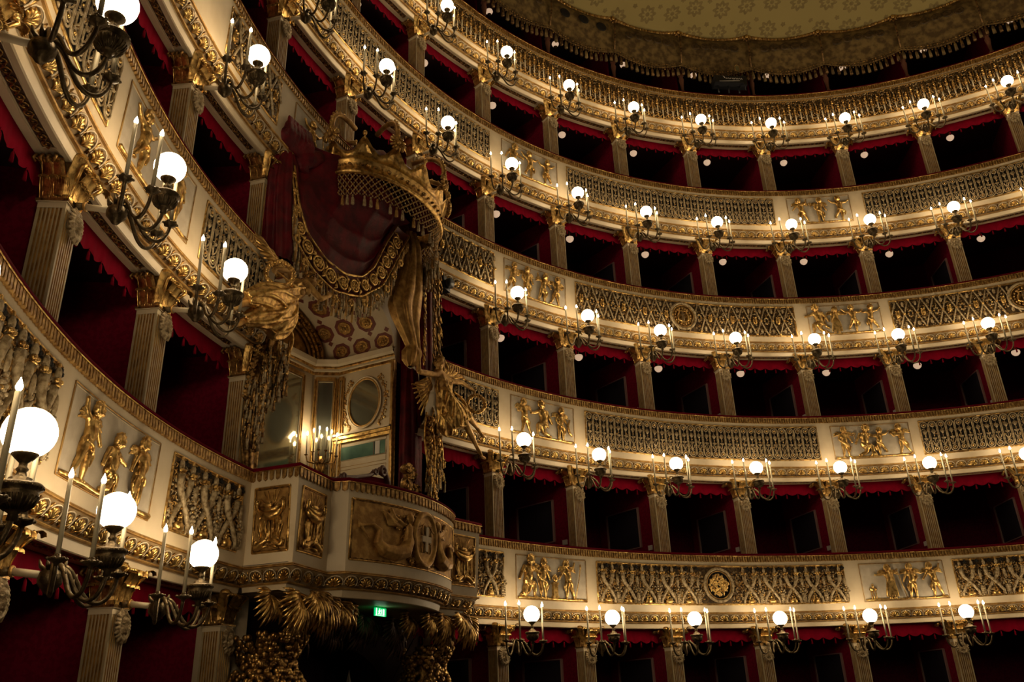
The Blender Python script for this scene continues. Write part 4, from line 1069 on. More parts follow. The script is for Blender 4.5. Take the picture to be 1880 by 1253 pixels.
for ia, a in enumerate([PI-.39, PI-.78, PI-1.18, PI-1.58, PI-2.0, .39]):
    for r in (12.05, 12.43+.12*(ia % 2), 12.9, 13.36):
        mb.add([(a-.05, r, .005), (a, r+.06, .005), (a+.05, r, .005), (a, r-.06, .005)], [(0, 1, 2, 3)], VAULTRED, False)
mb.obj('lozenges', root2)
# gilded leafy archivolt round the lunette
mb = MB(W); rnd = random.Random(5)
P = [[(-(1.70-e)*math.cos(PI*i/30), RBK-.02-w_, ZV+(VH-.02-e*.75)*math.sin(PI*i/30)) for i in range(31)] for e, w_ in ((0, .02), (.03, .05), (.06, .02), (.44, .02), (.47, .05), (.50, .02))]
mb.grid(P, GOLDL)
for i in range(90):
    a = PI*(i+.5)/90
    for e in (.12, .25, .37):
        mb.ell((-(1.70-e)*math.cos(a), RBK-.06, ZV+(VH-e*.75)*math.sin(a)+rnd.uniform(-.01, .01)), (.035, .03, .028), GOLD if rnd.random() < .6 else GOLDD, 5, 4)
mb.obj('leafy_archivolt', root2)
mb = MB(W); quad(mb, (-1.6, RBK-.012, ZV-.05), (1.6, RBK-.012, ZV-.05), (1.3, RBK-.012, ZV+.7), (-1.3, RBK-.012, ZV+.7), GOLDL); mb.obj('lunette_field', root2)

# ---- fittings of the royal box walls
def wallframe(f, x0, x1, z0, z1, m, r, mb): 
    for a, b_ in (((x0, z0), (x1, z0)), ((x1, z0), (x1, z1)), ((x1, z1), (x0, z1)), ((x0, z1), (x0, z0))): mb.tube([(a[0], .02, a[1]), (b_[0], .02, b_[1])], r, m, 6)
def side(a, b_, o):
    a = np.array(a, float); b_ = np.array(b_, float); d = b_-a; L = np.linalg.norm(d); d = d/L; n = np.array([d[1], -d[0]])
    def f(V):
        V = np.asarray(V, float); Q = a[None, :]+d[None, :]*V[:, :1]+n[None, :]*V[:, 1:2]
        return W(np.stack([Q[:, 0], Q[:, 1], V[:, 2]], 1))
    return f, L
# local x runs along the wall, y out of the wall into the box
fR, LR = side((SW, 11.95), (SW, 13.2), 0)      # from the hall edge inward; normal is toward -s? checked below
def flip(f): return lambda V: f(np.asarray(V, float)*np.array([1, -1, 1]))
t_ = fR(np.array([[0, 1., 0]]))[0]-fR(np.array([[0, 0, 0.]]))[0]
if -t_[0] > 0: fR = flip(fR)                   # s must fall when leaving the right wall
fB, LB = side((-1.42, RBK), (1.42, RBK), 0)
t_ = fB(np.array([[0, 1., 0]]))[0]-fB(np.array([[0, 0, 0.]]))[0]
if t_[1] < 0: fB = flip(fB)
fC, LC = side((SW, 13.2), (1.42, RBK), 0)
t_ = fC(np.array([[0, 1., 0]]))[0]-fC(np.array([[0, 0, 0.]]))[0]
if -t_[0] > 0: fC = flip(fC)
fL, LL = side((-SW, 11.95), (-SW, 13.2), 0)
t_ = fL(np.array([[0, 1., 0]]))[0]-fL(np.array([[0, 0, 0.]]))[0]
if -t_[0] < 0: fL = flip(fL)
def oval_mirror(f, x, z, lab):
    r = rthing('oval_mirror', lab, 'mirror', (0, 11.5, 0)); mb = MB(f)
    mb.grid([[(x+.34*k_*math.sin(2*PI*i/32), .02, z+.46*k_*math.cos(2*PI*i/32)) for i in range(32)] for k_ in (1, .5, .001)], MIRROR, closev=True); mb.obj('mirror_glass', r)
    mb = MB(f); mb.torus((x, .02, z), .345, .024, GOLDL, 'y', 40, 6, ry=.465); mb.torus((x, .03, z), .378, .018, CREAM, 'y', 40, 6, ry=.498); mb.obj('oval_frame', r)
    for s_ in (-1, 1):
        mb = MB(f); rnd = random.Random(9)
        sp = lambda t, e=0.: (x+s_*(.47+e)*math.cos(t), .012, z+(.60+e)*math.sin(t))
        mb.tube([sp(t) for t in np.linspace(-.85, .85, 14)], .007, GOLDL, 5)
        for j in range(60):
            t = rnd.uniform(-.88, .88); e = rnd.uniform(-.035, .075); px_ = sp(t, e); r_ = rnd.uniform(.012, .028)
            mb.ell(px_, (r_, .012, r_*rnd.uniform(.7, 1.3)), GOLD if rnd.random() < .4 else GOLDL, 6, 4)
        mb.obj('gilt_flower_spray', r)
oval_mirror(fR, .62, 3.80, 'large oval mirror between gilt flower sprays on the royal box side wall')
oval_mirror(fL, .62, 3.80, 'oval mirror on the left inner wall of the royal box, facing the other')
# cornice, door and green glass transom on the right wall
r = rthing('door_surround', 'cream door surround with gilded cornice under the oval mirror', 'door surround', (0, 11.5, 0))
mb = MB(fR)
for z0, z1, y, m_ in ((3.20, 3.24, .13, CREAM), (3.14, 3.20, .10, GOLD), (3.08, 3.14, .06, GOLD)): mb.box((LR/2, y/2, (z0+z1)/2), (LR/2+.02, y/2, (z1-z0)/2), m_)
mb.obj('gilded_cornice', r)
mb = MB(fR); mb.box((LR/2, .015, 2.25), (LR/2-.02, .012, .80), CREAM)
for z0, z1 in ((2.62, 3.06), (.3, 2.56)):
    wallframe(None, .10, LR-.08, z0, z1, GOLDL, .010, mb)
mb.obj('door_panel', r)
mb = MB(fR); mb.box((LR/2, .03, 2.87), (.50, .006, .12), TEAL); o = mb.obj('transom_glass', r); o['label'] = 'pale green glass'
mb = MB(fR); wallframe(None, .10, LR-.12, 2.74, 3.0, CREAM, .014, mb); mb.obj('transom_frame', r)
mb = MB(fR); mb.box((.28, .038, 2.87), (.05, .006, .12), WHITEP); mb.box((.36, .04, 2.87), (.008, .008, .12), WOOD); mb.obj('transom_mullion', r)
# gilded pilaster strips and narrow corner mirrors
def corner(f, x0, x1, lab, m_=MIRROR, z0=2.0, z1=4.40):
    r = rthing('narrow_mirror', lab, 'mirror', (0, 11.5, 0)); mb = MB(f)
    mb.add([(x0+.04, .012, z0), (x1-.04, .012, z0), (x1-.04, .012, z1-.06), (x0+.04, .012, z1-.06)], [(0, 1, 2, 3)], m_, False); mb.obj('mirror_glass', r)
    mb = MB(f)
    for x in (x0, x1): mb.box((x, .02, (z0+z1)/2), (.032, .02, (z1-z0)/2), GOLDL); mb.tube([(x, .045, z0), (x, .045, z1)], .012, GOLD, 5)
    mb.box(((x0+x1)/2, .02, z1), ((x1-x0)/2, .02, .035), GOLDL); mb.tube([(x0+.045, .02, z1-.06), (x1-.045, .02, z1-.06)], .010, CREAM, 5)
    for x in (x0+.045, x1-.045): mb.tube([(x, .02, z0), (x, .02, z1-.06)], .010, CREAM, 5)
    mb.obj('gilt_frame', r)
corner(fC, .06, LC-.06, 'narrow gilt framed mirror in the chamfered corner of the royal box', z0=.4, z1=4.38)
corner(fR, LR-.12, LR-.02, 'slim gilt framed mirror strip beside the oval mirror', z0=.4, z1=4.38)
corner(fB, .25, 2.55, 'wide gilt framed mirror on the royal box back wall reflecting the oval mirror', z0=1.0, z1=4.36)
# jamb strip at the opening
r = rthing('opening_jamb', 'gilded jamb strip with dark mirror at the right edge of the royal opening', 'jamb', (1.7, 11.9, .1)); mb = rmb((1.7, 11.9, .1))
mb.box((1.66, 11.93, 2.3), (.035, .03, 2.2), GOLDL); mb.tube([(1.62, 11.9, .2), (1.62, 11.9, 4.5)], .012, GOLD, 6); mb.tube([(1.71, 11.9, .2), (1.71, 11.9, 4.5)], .012, GOLD, 6)
mb.box((1.83, 11.935, 2.3), (.10, .01, 2.2), MIRRORD); mb.obj('jamb_strip', r)
# candelabra on the walls
def candelabrum(s0, r0, z0, lab, out=(0, -1)):
    r = rthing('wall_candelabrum', lab, 'candelabrum', (s0, r0, z0), 'lit candelabra inside the royal box'); o = (s0, r0, z0)
    ox, oy = out; sx, sy = -oy, ox
    def F(V): V = np.asarray(V, float); return SubW(*o)(np.stack([s0+V[:, 0]*sx+V[:, 1]*ox, r0+V[:, 0]*sy+V[:, 1]*oy, z0+V[:, 2]], 1))
    mb = MB(F); mb.tube([(0, .02, -.30), (0, .05, -.12), (0, .08, .05)], [.02, .05, .03], GOLD, 8)
    for s_ in (-1, 1): mb.tube([(0, .03, -.28), (s_*.05, .05, -.20), (s_*.07, .05, -.08), (s_*.03, .05, .0)], [.012, .024, .022, .012], GOLD, 6)
    mb.obj('wall_plate', r)
    C5 = [(-.26, .16, .05), (-.15, .24, .09), (-.05, .20, .15), (.08, .24, .12), (.17, .22, .08), (.27, .14, .05)]
    for (x, y, z) in C5:
        mb = MB(F); mb.tube([(0, .06, -.02), (x*.4, .06+(y-.06)*.5, -.10), (x*.9, y, -.08), (x, y, z-.03)], [.014, .013, .012, .012], GOLDD, 6)
        mb.lathe([(.0, -.03), (.035, -.01), (.036, .0), (.0, .0)], (x, y, z), GOLDD, 8); mb.obj('arm', r)
        mb = MB(F); mb.lathe([(.0, 0), (.014, 0), (.013, .36), (.0, .362)], (x, y, z), CANDLE, 8); c = mb.obj('candle', r)
        mb = MB(F); mb.lathe([(.0, .36), (.015, .385), (.013, .41), (.0, .44)], (x, y, z), FLAMEB, 7); mb.obj('flame_bulb', c)
candelabrum(1.50, 13.38, 2.78, 'six lit candles on a gilt wall candelabrum in the royal box corner', (-.75, -.66))
candelabrum(-.55, 13.58, 2.72, 'lit gilt wall candelabrum on the back wall of the royal box', (0, -1))
candelabrum(-1.50, 13.38, 2.78, 'lit gilt wall candelabrum in the left inner corner of the royal box', (.75, -.66))
mb = MB(W); mb.grid([[(-1.7, 11.4, .15), (-1.7, 13.6, .15)], [(1.7, 11.4, .15), (1.7, 13.6, .15)]], WOOD, smooth=False); o = mb.obj('floor_royal_box'); rplace(o, 0, 11.5, 0); struct(o)

# ---- armchair behind the rail
o = (-.1, 10.95, .2); r = rthing('royal_armchair', 'dark carved armchair with crimson upholstery behind the balcony rail', 'armchair', o)
mb = rmb(o); mb.add([(-.72, 11.24, .6), (.52, 11.24, .6), (.52, 11.24, 1.90), (.1, 11.24, 1.86), (-.72, 11.24, 1.62), (-.72, 11.32, .6), (.52, 11.32, .6), (.52, 11.32, 1.90), (.1, 11.32, 1.86), (-.72, 11.32, 1.62)], [(0, 1, 2, 3, 4), (9, 8, 7, 6, 5), (4, 3, 8, 9), (3, 2, 7, 8)], VELVET, False); mb.obj('upholstered_back', r)
mb = rmb(o)
mb.tube([(-.76, 11.22, 1.60), (-.55, 11.2, 1.69), (-.25, 11.2, 1.76), (.05, 11.2, 1.85), (.22, 11.2, 1.95)], [.035, .03, .028, .03, .04], WOOD, 8)
for x, z, s_ in ((.34, 1.98, .085), (.16, 1.93, .05), (-.62, 1.69, .055), (-.70, 1.64, .04)):
    mb.ell((x, 11.2, z), (s_, .05, s_*.8), WOOD, 9, 6); mb.torus((x+.02, 11.17, z), s_*.8, s_*.35, WOOD, 'y', 12, 6)
mb.tube([(.34, 11.2, 2.00), (.46, 11.2, 1.97), (.56, 11.22, 1.86), (.60, 11.22, 1.70)], [.05, .045, .05, .04], WOOD, 8)
for x in (-.74, .56): mb.tube([(x, 11.27, .2), (x, 11.27, 1.66)], .04, WOOD, 8)
mb.obj('carved_crest', r)
mb = rmb(o); mb.box((-.1, 11.55, .62), (.55, .26, .08), VELVET); mb.obj('seat', r)

# ---- crown
CS, CR, CA, CB, CZ = .17, 11.14, 1.38, .78, 6.62
def ce(a, z, k_=1.0, off=0.): a = math.radians(a); return (CS+(CA+off)*k_*math.sin(a), CR-(CB+off)*k_*math.cos(a), z)
crown = rthing('heraldic_coronet', 'large gilded open crown over the royal box canopy', 'crown', (CS, CR, CZ)); o = (CS, CR, CZ)
FLEUR = [-148, -90, -32, 20, 58, 112, 160]; PT = [-118, -58, -6, 39, 82, 135]
def rim(a):
    z = 6.97
    for p in FLEUR: z = max(z, 6.97+.24*math.exp(-((a-p)/7.0)**2))
    for p in PT: z = max(z, 6.97+.27*math.exp(-((a-p)/7.0)**2))
    return z
mb = rmb(o); angs = np.linspace(-180, 180, 181); P = []
for a in angs:
    zt = rim(a); P.append([ce(a, 6.60, off=-.02), ce(a, 6.60, off=.03), ce(a, 6.63, off=.055), ce(a, 6.66, off=.03), ce(a, 6.70, off=.025), ce(a, 6.80, off=.035), ce(a, 6.83, off=.06), ce(a, 6.855, off=.06), ce(a, 6.88, off=.04), ce(a, (6.88+zt)/2, off=.05), ce(a, zt, off=.09+.25*(zt-6.97)), ce(a, zt, off=.07+.25*(zt-6.97)), ce(a, 6.88, off=.0), ce(a, 6.60, off=-.02)])
mb.grid(P, GOLD)
for i in range(60):
    a = -180+6*i; mb.ell(ce(a, 6.745, off=.045), (.035, .03, .02) if i % 3 else (.05, .035, .03), GOLD if i % 2 else GOLDD, 6, 4)
mb.obj('crown_band', crown)
for p in PT:
    mb = rmb(o); mb.ell(ce(p, 7.30, off=.17), (.038, .038, .05), GOLD, 10, 8); mb.tube([ce(p, 7.20, off=.14), ce(p, 7.28, off=.165)], [.02, .012], GOLD, 6); mb.obj('crown_ball', crown)
for p in FLEUR:
    c = np.array(ce(p, 7.28, off=.17)); ar = math.radians(p); out = np.array([math.sin(ar)*CB, -math.cos(ar)*CA, 0]); out /= np.linalg.norm(out); sd = np.array([-out[1], out[0], 0])
    mb = rmb(o)
    for j in range(14):
        q = 2*PI*j/14
        if abs(math.cos(q)) < .25 and False: continue
        d = sd*math.cos(q)+np.array([0, 0, 1])*math.sin(q)
        mb.tube([c+d*.03+out*.02, c+d*.10+out*.04, c+d*.165*(1 if abs(math.cos(q)) > .4 else .85)+out*.01], [.016, .027, .022], GOLD if j % 2 else GOLDL, 5)
    mb.ell(c+out*.05, (.038, .038, .038), GOLDL, 9, 7); mb.obj('leaf_fleuron', crown)
    mb = rmb(o); A = [c+np.array([0, 0, .08])]
    for t in np.linspace(0, 1, 9):
        A.append(c+out*(.05*math.sin(t*PI)-.62*t**2)+np.array([0, 0, .10+.48*math.sin(t*PI*.62)]))
    mb.tube(A, [.03]+[.045]*9, GOLDL, 8)
    for j in range(9):
        q = A[min(j+1, 9)]; mb.ell(q+out*.04*(1-j/9)+np.array([0, 0, .045]), (.026, .026, .026), GOLD, 7, 5)
    mb.obj('pearled_arch', crown)
# red cap inside the crown
mb = rmb(o); P = []
for i in range(13):
    t = i/12; row = []
    for j in range(60):
        a = -180+6*j; rp_ = 1+.035*math.sin(j*1.9+t*4)*(.3+t)
        row.append((CS+(CA-.06)*math.cos(t*PI/2)*rp_*math.sin(math.radians(a)), CR-(CB-.05)*math.cos(t*PI/2)*rp_*math.cos(math.radians(a)), 6.86+.78*math.sin(t*PI/2)+.02*math.sin(j*2.3)))
    P.append(row)
mb.grid(P, MANTLE, closev=True); mb.obj('red_cap', crown)
# knotted net and tassels hanging from the crown
net = rthing('net_fringe', 'knotted gold net with tassels hanging below the crown', 'fringe', (CS, CR, CZ-.5)); on = (CS, CR, CZ-.5); mb = rmb(on); tz = rmb(on)
NA = 74; a0, a1 = -112, 126
def npt(i, j): return ce(a0+(a1-a0)*i/NA, 6.60-.062*j, off=-.02-.01*j)
JR = 6
for i in range(NA):
    for j in range(JR):
        if (i+j) % 2 == 0:
            for di in (-1, 1):
                if 0 <= i+di <= NA: mb.tube([npt(i, j), npt(i+di, j+1)], .0085, GOLDD, 4); mb.ell((np.array(npt(i, j))+np.array(npt(i+di, j+1)))/2, (.013, .013, .020), ANTIQ, 5, 3)
            mb.ell(npt(i, j), (.021, .021, .021), GOLDL, 6, 4)
for i in range(1, NA, 2):
    x, y, z = npt(i, JR)
    if i % 8 == 7: continue
    tz.lathe([(.0, .02), (.016, .01), (.02, -.01), (.014, -.03), (.026, -.06), (.032, -.17), (.0, -.175)], (x, y, z-.01), ANTIQ if i % 3 else GOLDL, 7)
mb.obj('knotted_net', net); tz.obj('tassel_row', net)
# long net and fringe at the right flank
mb = rmb(on); rnd = random.Random(11)
for i in range(120):
    t = rnd.random(); a = 62+66*t; zt = 6.25; L = rnd.uniform(.25, .85)*(.5+t*.6)
    x, y, z = ce(a, zt+rnd.uniform(-.1, .1), off=rnd.uniform(-.06, .02)); mb.tube([(x, y, z), (x+rnd.uniform(-.01, .01), y, z-L/2), (x, y, z-L)], [.010, .016, .020], ANTIQ if i % 2 else GOLDD, 5)
mb.obj('long_tassels', net)

# ---- mantle
UO = [(-2.12, 11.3, 6.25), (-2.068, 11.2, 5.563), (-1.983, 11.2, 4.941), (-1.585, 11.2, 4.644), (-1.072, 11.2, 4.513), (-.396, 11.2, 4.706), (.224, 11.2, 5.195), (.66, 11.2, 5.971), (1.008, 11.2, 6.60)]
UI = [(-2.05, 11.3, 6.30), (-2.0, 11.2, 5.62), (-1.75, 11.2, 5.22), (-1.298, 11.2, 4.985), (-.816, 11.2, 4.955), (-.369, 11.2, 5.107), (-.05, 11.2, 5.45), (.25, 11.2, 6.05), (.60, 11.2, 6.62)]
def resample(P, n):
    P = np.array(P, float); t = np.r_[0, np.cumsum(np.linalg.norm(np.diff(P, axis=0), axis=1))]; q = np.linspace(0, t[-1], n); R_ = np.stack([np.interp(q, t, P[:, i]) for i in range(3)], 1)
    for _ in range(3): R_[1:-1] = (R_[:-2]+2*R_[1:-1]+R_[2:])/4
    return R_
n = 96; O_, I_ = resample(UO, n), resample(UI, n)
mantle = rthing('draped_mantle', 'great crimson stucco mantle swagged below the crown with gold embroidered border', 'drapery', (0, 11.3, 4.5)); om = (0, 11.3, 4.5)
mb = rmb(om); P = []
for i in range(n):
    a = i/(n-1); row = []
    T_ = np.array([-1.70+2.75*a, 11.22-.35*math.sin(a*PI), 6.90])
    for j in range(49):
        b_ = j/48; q = I_[i]*(1-b_)+T_*b_
        sag = math.sin(b_*PI)*.10
        fo1 = abs(math.sin(b_*11+1.6*math.sin(a*PI)+.5*math.sin(a*9)))**.6; fo2 = abs(math.sin(a*15+b_*1.5+.8*math.sin(b_*4)))**.55
        fold = .085*(fo1-.6)*(1-.5*b_)*math.sin(a*PI)+.075*(fo2-.6)*(.35+.65*b_)
        row.append((q[0], q[1]+.12*math.sin(b_*PI)+fold*.8, q[2]-sag*math.sin(a*PI)))
    P.append(row)
mb.grid(P, MANTLE)
# thickness behind
mb.grid([[(p[0], p[1]+.05, p[2]) for p in row] for row in P[::2]], MANTLE)
mb.obj('velvet_swag', mantle)
mb = rmb(om); P = []
for i in range(n):
    row = []
    for j, (t, y) in enumerate(((-.03, .05), (-.02, -.02), (.04, -.035), (.08, 0), (.5, .01), (.9, 0), (.96, -.035), (1.02, -.02), (1.02, .05))):
        q = I_[i]*(1-t)+O_[i]*t; row.append((q[0], q[1]+y+.02*math.sin(i*.9), q[2]))
    P.append(row)
mb.grid(P, VAULTRED)
for i in range(n-1):
    for t in (0.02, .97): mb.tube([I_[i]*(1-t)+O_[i]*t+np.array([0, -.03, 0]), I_[i+1]*(1-t)+O_[i+1]*t+np.array([0, -.03, 0])], .022, GOLD, 5, cap=False)
mb.obj('border_band', mantle)
mb = rmb(om)
for i in range(3, n-3, 6):                 # scrolling rosettes of the border
    c = I_[i]*.5+O_[i]*.5+np.array([0, -.03, 0]); wd = np.linalg.norm(O_[i]-I_[i]); rr_ = wd*.27
    tn = O_[i+1]-O_[i-1]; tn /= np.linalg.norm(tn)
    mb.torus(c, rr_, .020, GOLD, 'y', 14, 5)
    for j in range(6):
        q = 2*PI*j/6; mb.ell(c+np.array([rr_*.5*math.cos(q), -.01, rr_*.5*math.sin(q)]), (rr_*.28, .022, rr_*.28), GOLD, 5, 4)
    mb.ell(c+np.array([0, -.02, 0]), (rr_*.25, .03, rr_*.25), GOLD, 6, 4)
    c2 = c+tn*rr_*1.35
    for s_ in (-1, 1):
        nrm = np.array([-tn[2], 0, tn[0]]); mb.tube([c2-tn*.02, c2+nrm*s_*wd*.22+tn*.03, c2+nrm*s_*wd*.36-tn*.03], [.012, .020, .012], GOLD, 5)
        mb.ell(c2+nrm*s_*wd*.20-np.array([0, .01, 0]), (.03, .02, .03), GOLD, 5, 4)
mb.obj('embroidered_scrolls', mantle)
mb = rmb(om); rnd = random.Random(21)
for i in range(12, n-4):
    for rep in range(2):
        t = rnd.random(); q = O_[i]*(1-t)+O_[i+1]*t; Lf = rnd.uniform(.22, .46)*(1.0 if i < 78 else .6); dy = rnd.uniform(-.05, .04)
        mb.tube([q+np.array([0, dy, 0]), q+np.array([rnd.uniform(-.01, .01), dy-.02, -Lf*.4]), q+np.array([0, dy, -Lf])], [.010, .014, .021], ANTIQ if rnd.random() < .6 else GOLDL, 5)
        mb.ell(q+np.array([0, dy-.01, -Lf*.62]), (.022, .022, .022), GOLD, 5, 4)
for i in range(20, n-12, 7):
    q = O_[i]+np.array([0, -.07, -.14])
    for j in range(8): a = 2*PI*j/8; mb.ell(q+np.array([.05*math.cos(a), 0, .05*math.sin(a)]), (.026, .024, .026), GOLD, 5, 4)
mb.obj('gold_fringe', mantle)
# crimson folds falling on the left from a knot
def ruffle(mb, secs, m, n_=48, k_=9, amp=.16, ph=0.):
    P = []
    for (x, y, z, rx, ry) in secs:
        row = []
        for j in range(n_):
            a = 2*PI*j/n_; q = 1+amp*math.sin(k_*a+ph+z*.7)+amp*.4*math.sin((k_*2+1)*a+z*2)
            row.append((x+rx*q*math.cos(a), y+ry*q*math.sin(a), z))
        P.append(row)
    mb.grid(P, m, closev=True); 
def lerpsecs(S, n_):
    S = np.array(S, float); t = np.linspace(0, len(S)-1, n_); return [tuple(np.interp(q, range(len(S)), S[:, i]) for i in range(5)) for q in t]
mb = rmb(om); ruffle(mb, lerpsecs([(-2.10, 11.40, 6.55, .12, .10), (-2.12, 11.40, 6.35, .22, .15), (-2.14, 11.40, 5.9, .27, .18), (-2.12, 11.38, 5.3, .30, .18), (-2.08, 11.36, 4.75, .33, .18), (-2.08, 11.36, 4.6, .30, .15)], 26), MANTLE, amp=.13)
mb.obj('left_fall', mantle)
mb = rmb(om); rnd = random.Random(4)
mb.ell((-2.08, 11.4, 6.84), (.33, .26, .30), MANTLE, 18, 12); mb.ell((-2.28, 11.38, 6.70), (.19, .2, .20), MANTLE, 12, 8); mb.ell((-1.92, 11.38, 6.98), (.22, .2, .20), MANTLE, 12, 8)
for i in range(9):
    a = -1.2+i*.33; mb.tube([(-2.08+.10*math.sin(a), 11.3, 6.55), (-2.08+.30*math.sin(a), 11.15, 6.75), (-2.08+.26*math.sin(a), 11.2, 7.05)], [.05, .035, .03], MANTLE, 6)
mb.tube([(-1.95, 11.35, 6.55), (-1.75, 11.3, 6.62), (-1.5, 11.3, 6.78), (-1.32, 11.3, 6.95)], [.12, .17, .15, .03], MANTLE, 10)
mb.tube([(-1.95, 11.38, 6.6), (-1.80, 11.35, 6.45), (-1.62, 11.32, 6.34)], [.10, .13, .02], MANTLE, 9)
me = remesh(mb, 'knot', .022, [MANTLE], 2); link('knot', me, mantle)
# right flank: gilded lining folds and dark outer folds with fringe
mb = rmb(om); ruffle(mb, lerpsecs([(1.22, 11.30, 6.80, .10, .10), (1.26, 11.28, 6.5, .17, .14), (1.22, 11.26, 6.0, .22, .17), (1.12, 11.25, 5.5, .30, .2), (.98, 11.22, 5.1, .36, .2), (.98, 11.2, 4.85, .28, .18), (1.12, 11.2, 4.6, .19, .14), (1.22, 11.2, 4.42, .13, .11), (1.20, 11.2, 4.30, .20, .14), (1.15, 11.2, 4.12, .16, .12), (1.12, 11.2, 4.02, .05, .04)], 40), GOLDL, amp=.17, k_=7)
o_ = mb.obj('gilded_lining', mantle); o_['label'] = 'gilded lining twisted to a gather'
mb = rmb(om); ruffle(mb, lerpsecs([(1.68, 11.32, 6.85, .14, .12), (1.72, 11.32, 6.2, .18, .15), (1.72, 11.32, 5.2, .18, .15), (1.74, 11.32, 4.4, .17, .14), (1.76, 11.32, 4.15, .14, .12)], 20), MANTLE, amp=.14, k_=6)
mb.obj('right_fall', mantle)
mb = rmb(om); rnd = random.Random(31)
for i in range(7):
    x = 1.93+.045*i; ruf = [(x+.012*math.sin(z*3+i), 11.30+.03*math.sin(i*2.+z), z) for z in np.linspace(6.7, 4.25, 16)]; mb.tube(ruf, .026, GOLDD if i % 2 else ANTIQ, 6)
for i in range(160):
    z = rnd.uniform(4.3, 6.6); x = rnd.choice([1.60+rnd.uniform(-.03, .03), 2.0+rnd.uniform(-.1, .2)]); mb.tube([(x, 11.22, z), (x+.01, 11.2, z-.12)], [.012, .02], GOLD if rnd.random() < .35 else GOLDD, 5)
mb.obj('right_border_fringe', mantle)

# ---- hangings beside the opening
def strands(mb, x0, x1, y, ztop, zbot, n_, rnd, m1=ANTIQ, m2=GOLD):
    for i in range(n_):
        x = rnd.uniform(x0, x1); za = rnd.uniform(zbot+.25, ztop); L = rnd.uniform(.14, .30); yy = y+rnd.uniform(-.05, .05)
        mb.tube([(x, yy, za), (x+rnd.uniform(-.015, .015), yy-.01, za-L*.5), (x, yy, za-L)], [.008, .014, .024], m1 if rnd.random() < .55 else m2, 5)
        mb.ell((x, yy-.01, za-L*.35), (.022, .022, .022), GOLD if rnd.random() < .5 else GOLDD, 5, 4)
oh = (2.0, 11.5, 1.4)
r = rthing('right_hanging', 'embroidered hanging with tassel fringes right of the royal opening', 'drapery', oh)
mb = rmb(oh); ruffle(mb, lerpsecs([(1.98, 11.75, 4.35, .16, .10), (2.0, 11.75, 3.9, .22, .12), (2.02, 11.75, 3.2, .26, .13), (2.02, 11.75, 2.5, .27, .13), (2.0, 11.75, 1.45, .27, .12)], 22), MANTLE, amp=.15, k_=7); mb.obj('crimson_curtain', r)
mb = rmb(oh)
for x0, x1, za, zb in ((1.86, 2.08, 3.42, 2.4), (2.14, 2.34, 3.35, 2.6)):
    n_ = 10; P = [[(x0+(x1-x0)*j/5, 11.32+.04*math.sin(j*1.7+i*.4), za+(zb-za)*i/n_-.03*j) for j in range(6)] for i in range(n_+1)]; mb.grid(P, DAM2)
    for j in (0, 5): mb.tube([P[i][j] for i in range(n_+1)], .02, GOLD, 6)
    for i in range(1, n_): mb.ell(((x0+x1)/2+.04*math.sin(i*2), 11.28, za+(zb-za)*i/n_), (.05, .03, .05), GOLD if i % 2 else GOLDD, 6, 4)
mb.obj('embroidered_bands', r)
mb = rmb(oh); rnd = random.Random(41); strands(mb, 1.84, 2.10, 11.28, 2.55, 1.62, 75, rnd); strands(mb, 2.12, 2.38, 11.30, 2.75, 2.05, 60, rnd); strands(mb, 2.05, 2.40, 11.32, 3.6, 3.0, 25, rnd); mb.obj('tassel_fringe', r)
mb = rmb(oh)
for (x, z, s_) in ((1.52, 2.05, .13), (1.60, 2.25, .11), (1.50, 1.80, .15), (1.68, 1.78, .14), (1.60, 1.60, .17), (1.74, 1.98, .10), (1.48, 2.32, .08)):
    mb.ell((x, 11.5, z), (s_, .11, s_*1.1), GOLDD, 10, 7)
    for j in range(12): a = j*.9; mb.ell((x+s_*.8*math.cos(a), 11.42, z+s_*.8*math.sin(a)), (.032, .03, .032), GOLD if j % 2 else GOLDD, 5, 4)
mb.obj('gilded_swag_foot', r)
oh = (-2.25, 11.4, 1.45)
r = rthing('left_hanging', 'dark gilded hanging of carved tassels left of the royal opening', 'drapery', oh)
mb = rmb(oh); ruffle(mb, lerpsecs([(-2.04, 11.44, 3.45, .13, .1), (-2.08, 11.44, 3.0, .16, .11), (-2.22, 11.44, 2.5, .18, .11), (-2.28, 11.44, 1.9, .15, .1), (-2.24, 11.44, 1.45, .10, .08)], 18), GOLDD, amp=.16, k_=6); mb.obj('gilded_folds', r)
mb = rmb(oh); rnd = random.Random(51); strands(mb, -2.05, -1.86, 11.28, 3.4, 2.45, 70, rnd, GOLDD, ANTIQ); strands(mb, -2.30, -2.0, 11.32, 3.2, 2.2, 80, rnd, GOLDD, ANTIQ); strands(mb, -2.50, -2.2, 11.32, 2.7, 1.6, 85, rnd, GOLDD, ANTIQ); mb.obj('tassel_fringe', r)
mb = rmb(oh)
for i in range(12): [mb.ell((-2.36-.014*i+.03*math.cos(q*1.6), 11.36, 3.15-.07*i+.02*math.sin(q*1.6)), (.032, .03, .026), GOLDD if (i+q) % 3 else GOLDL, 6, 4) for q in range(4)]
mb.obj('leaf_garland', r)

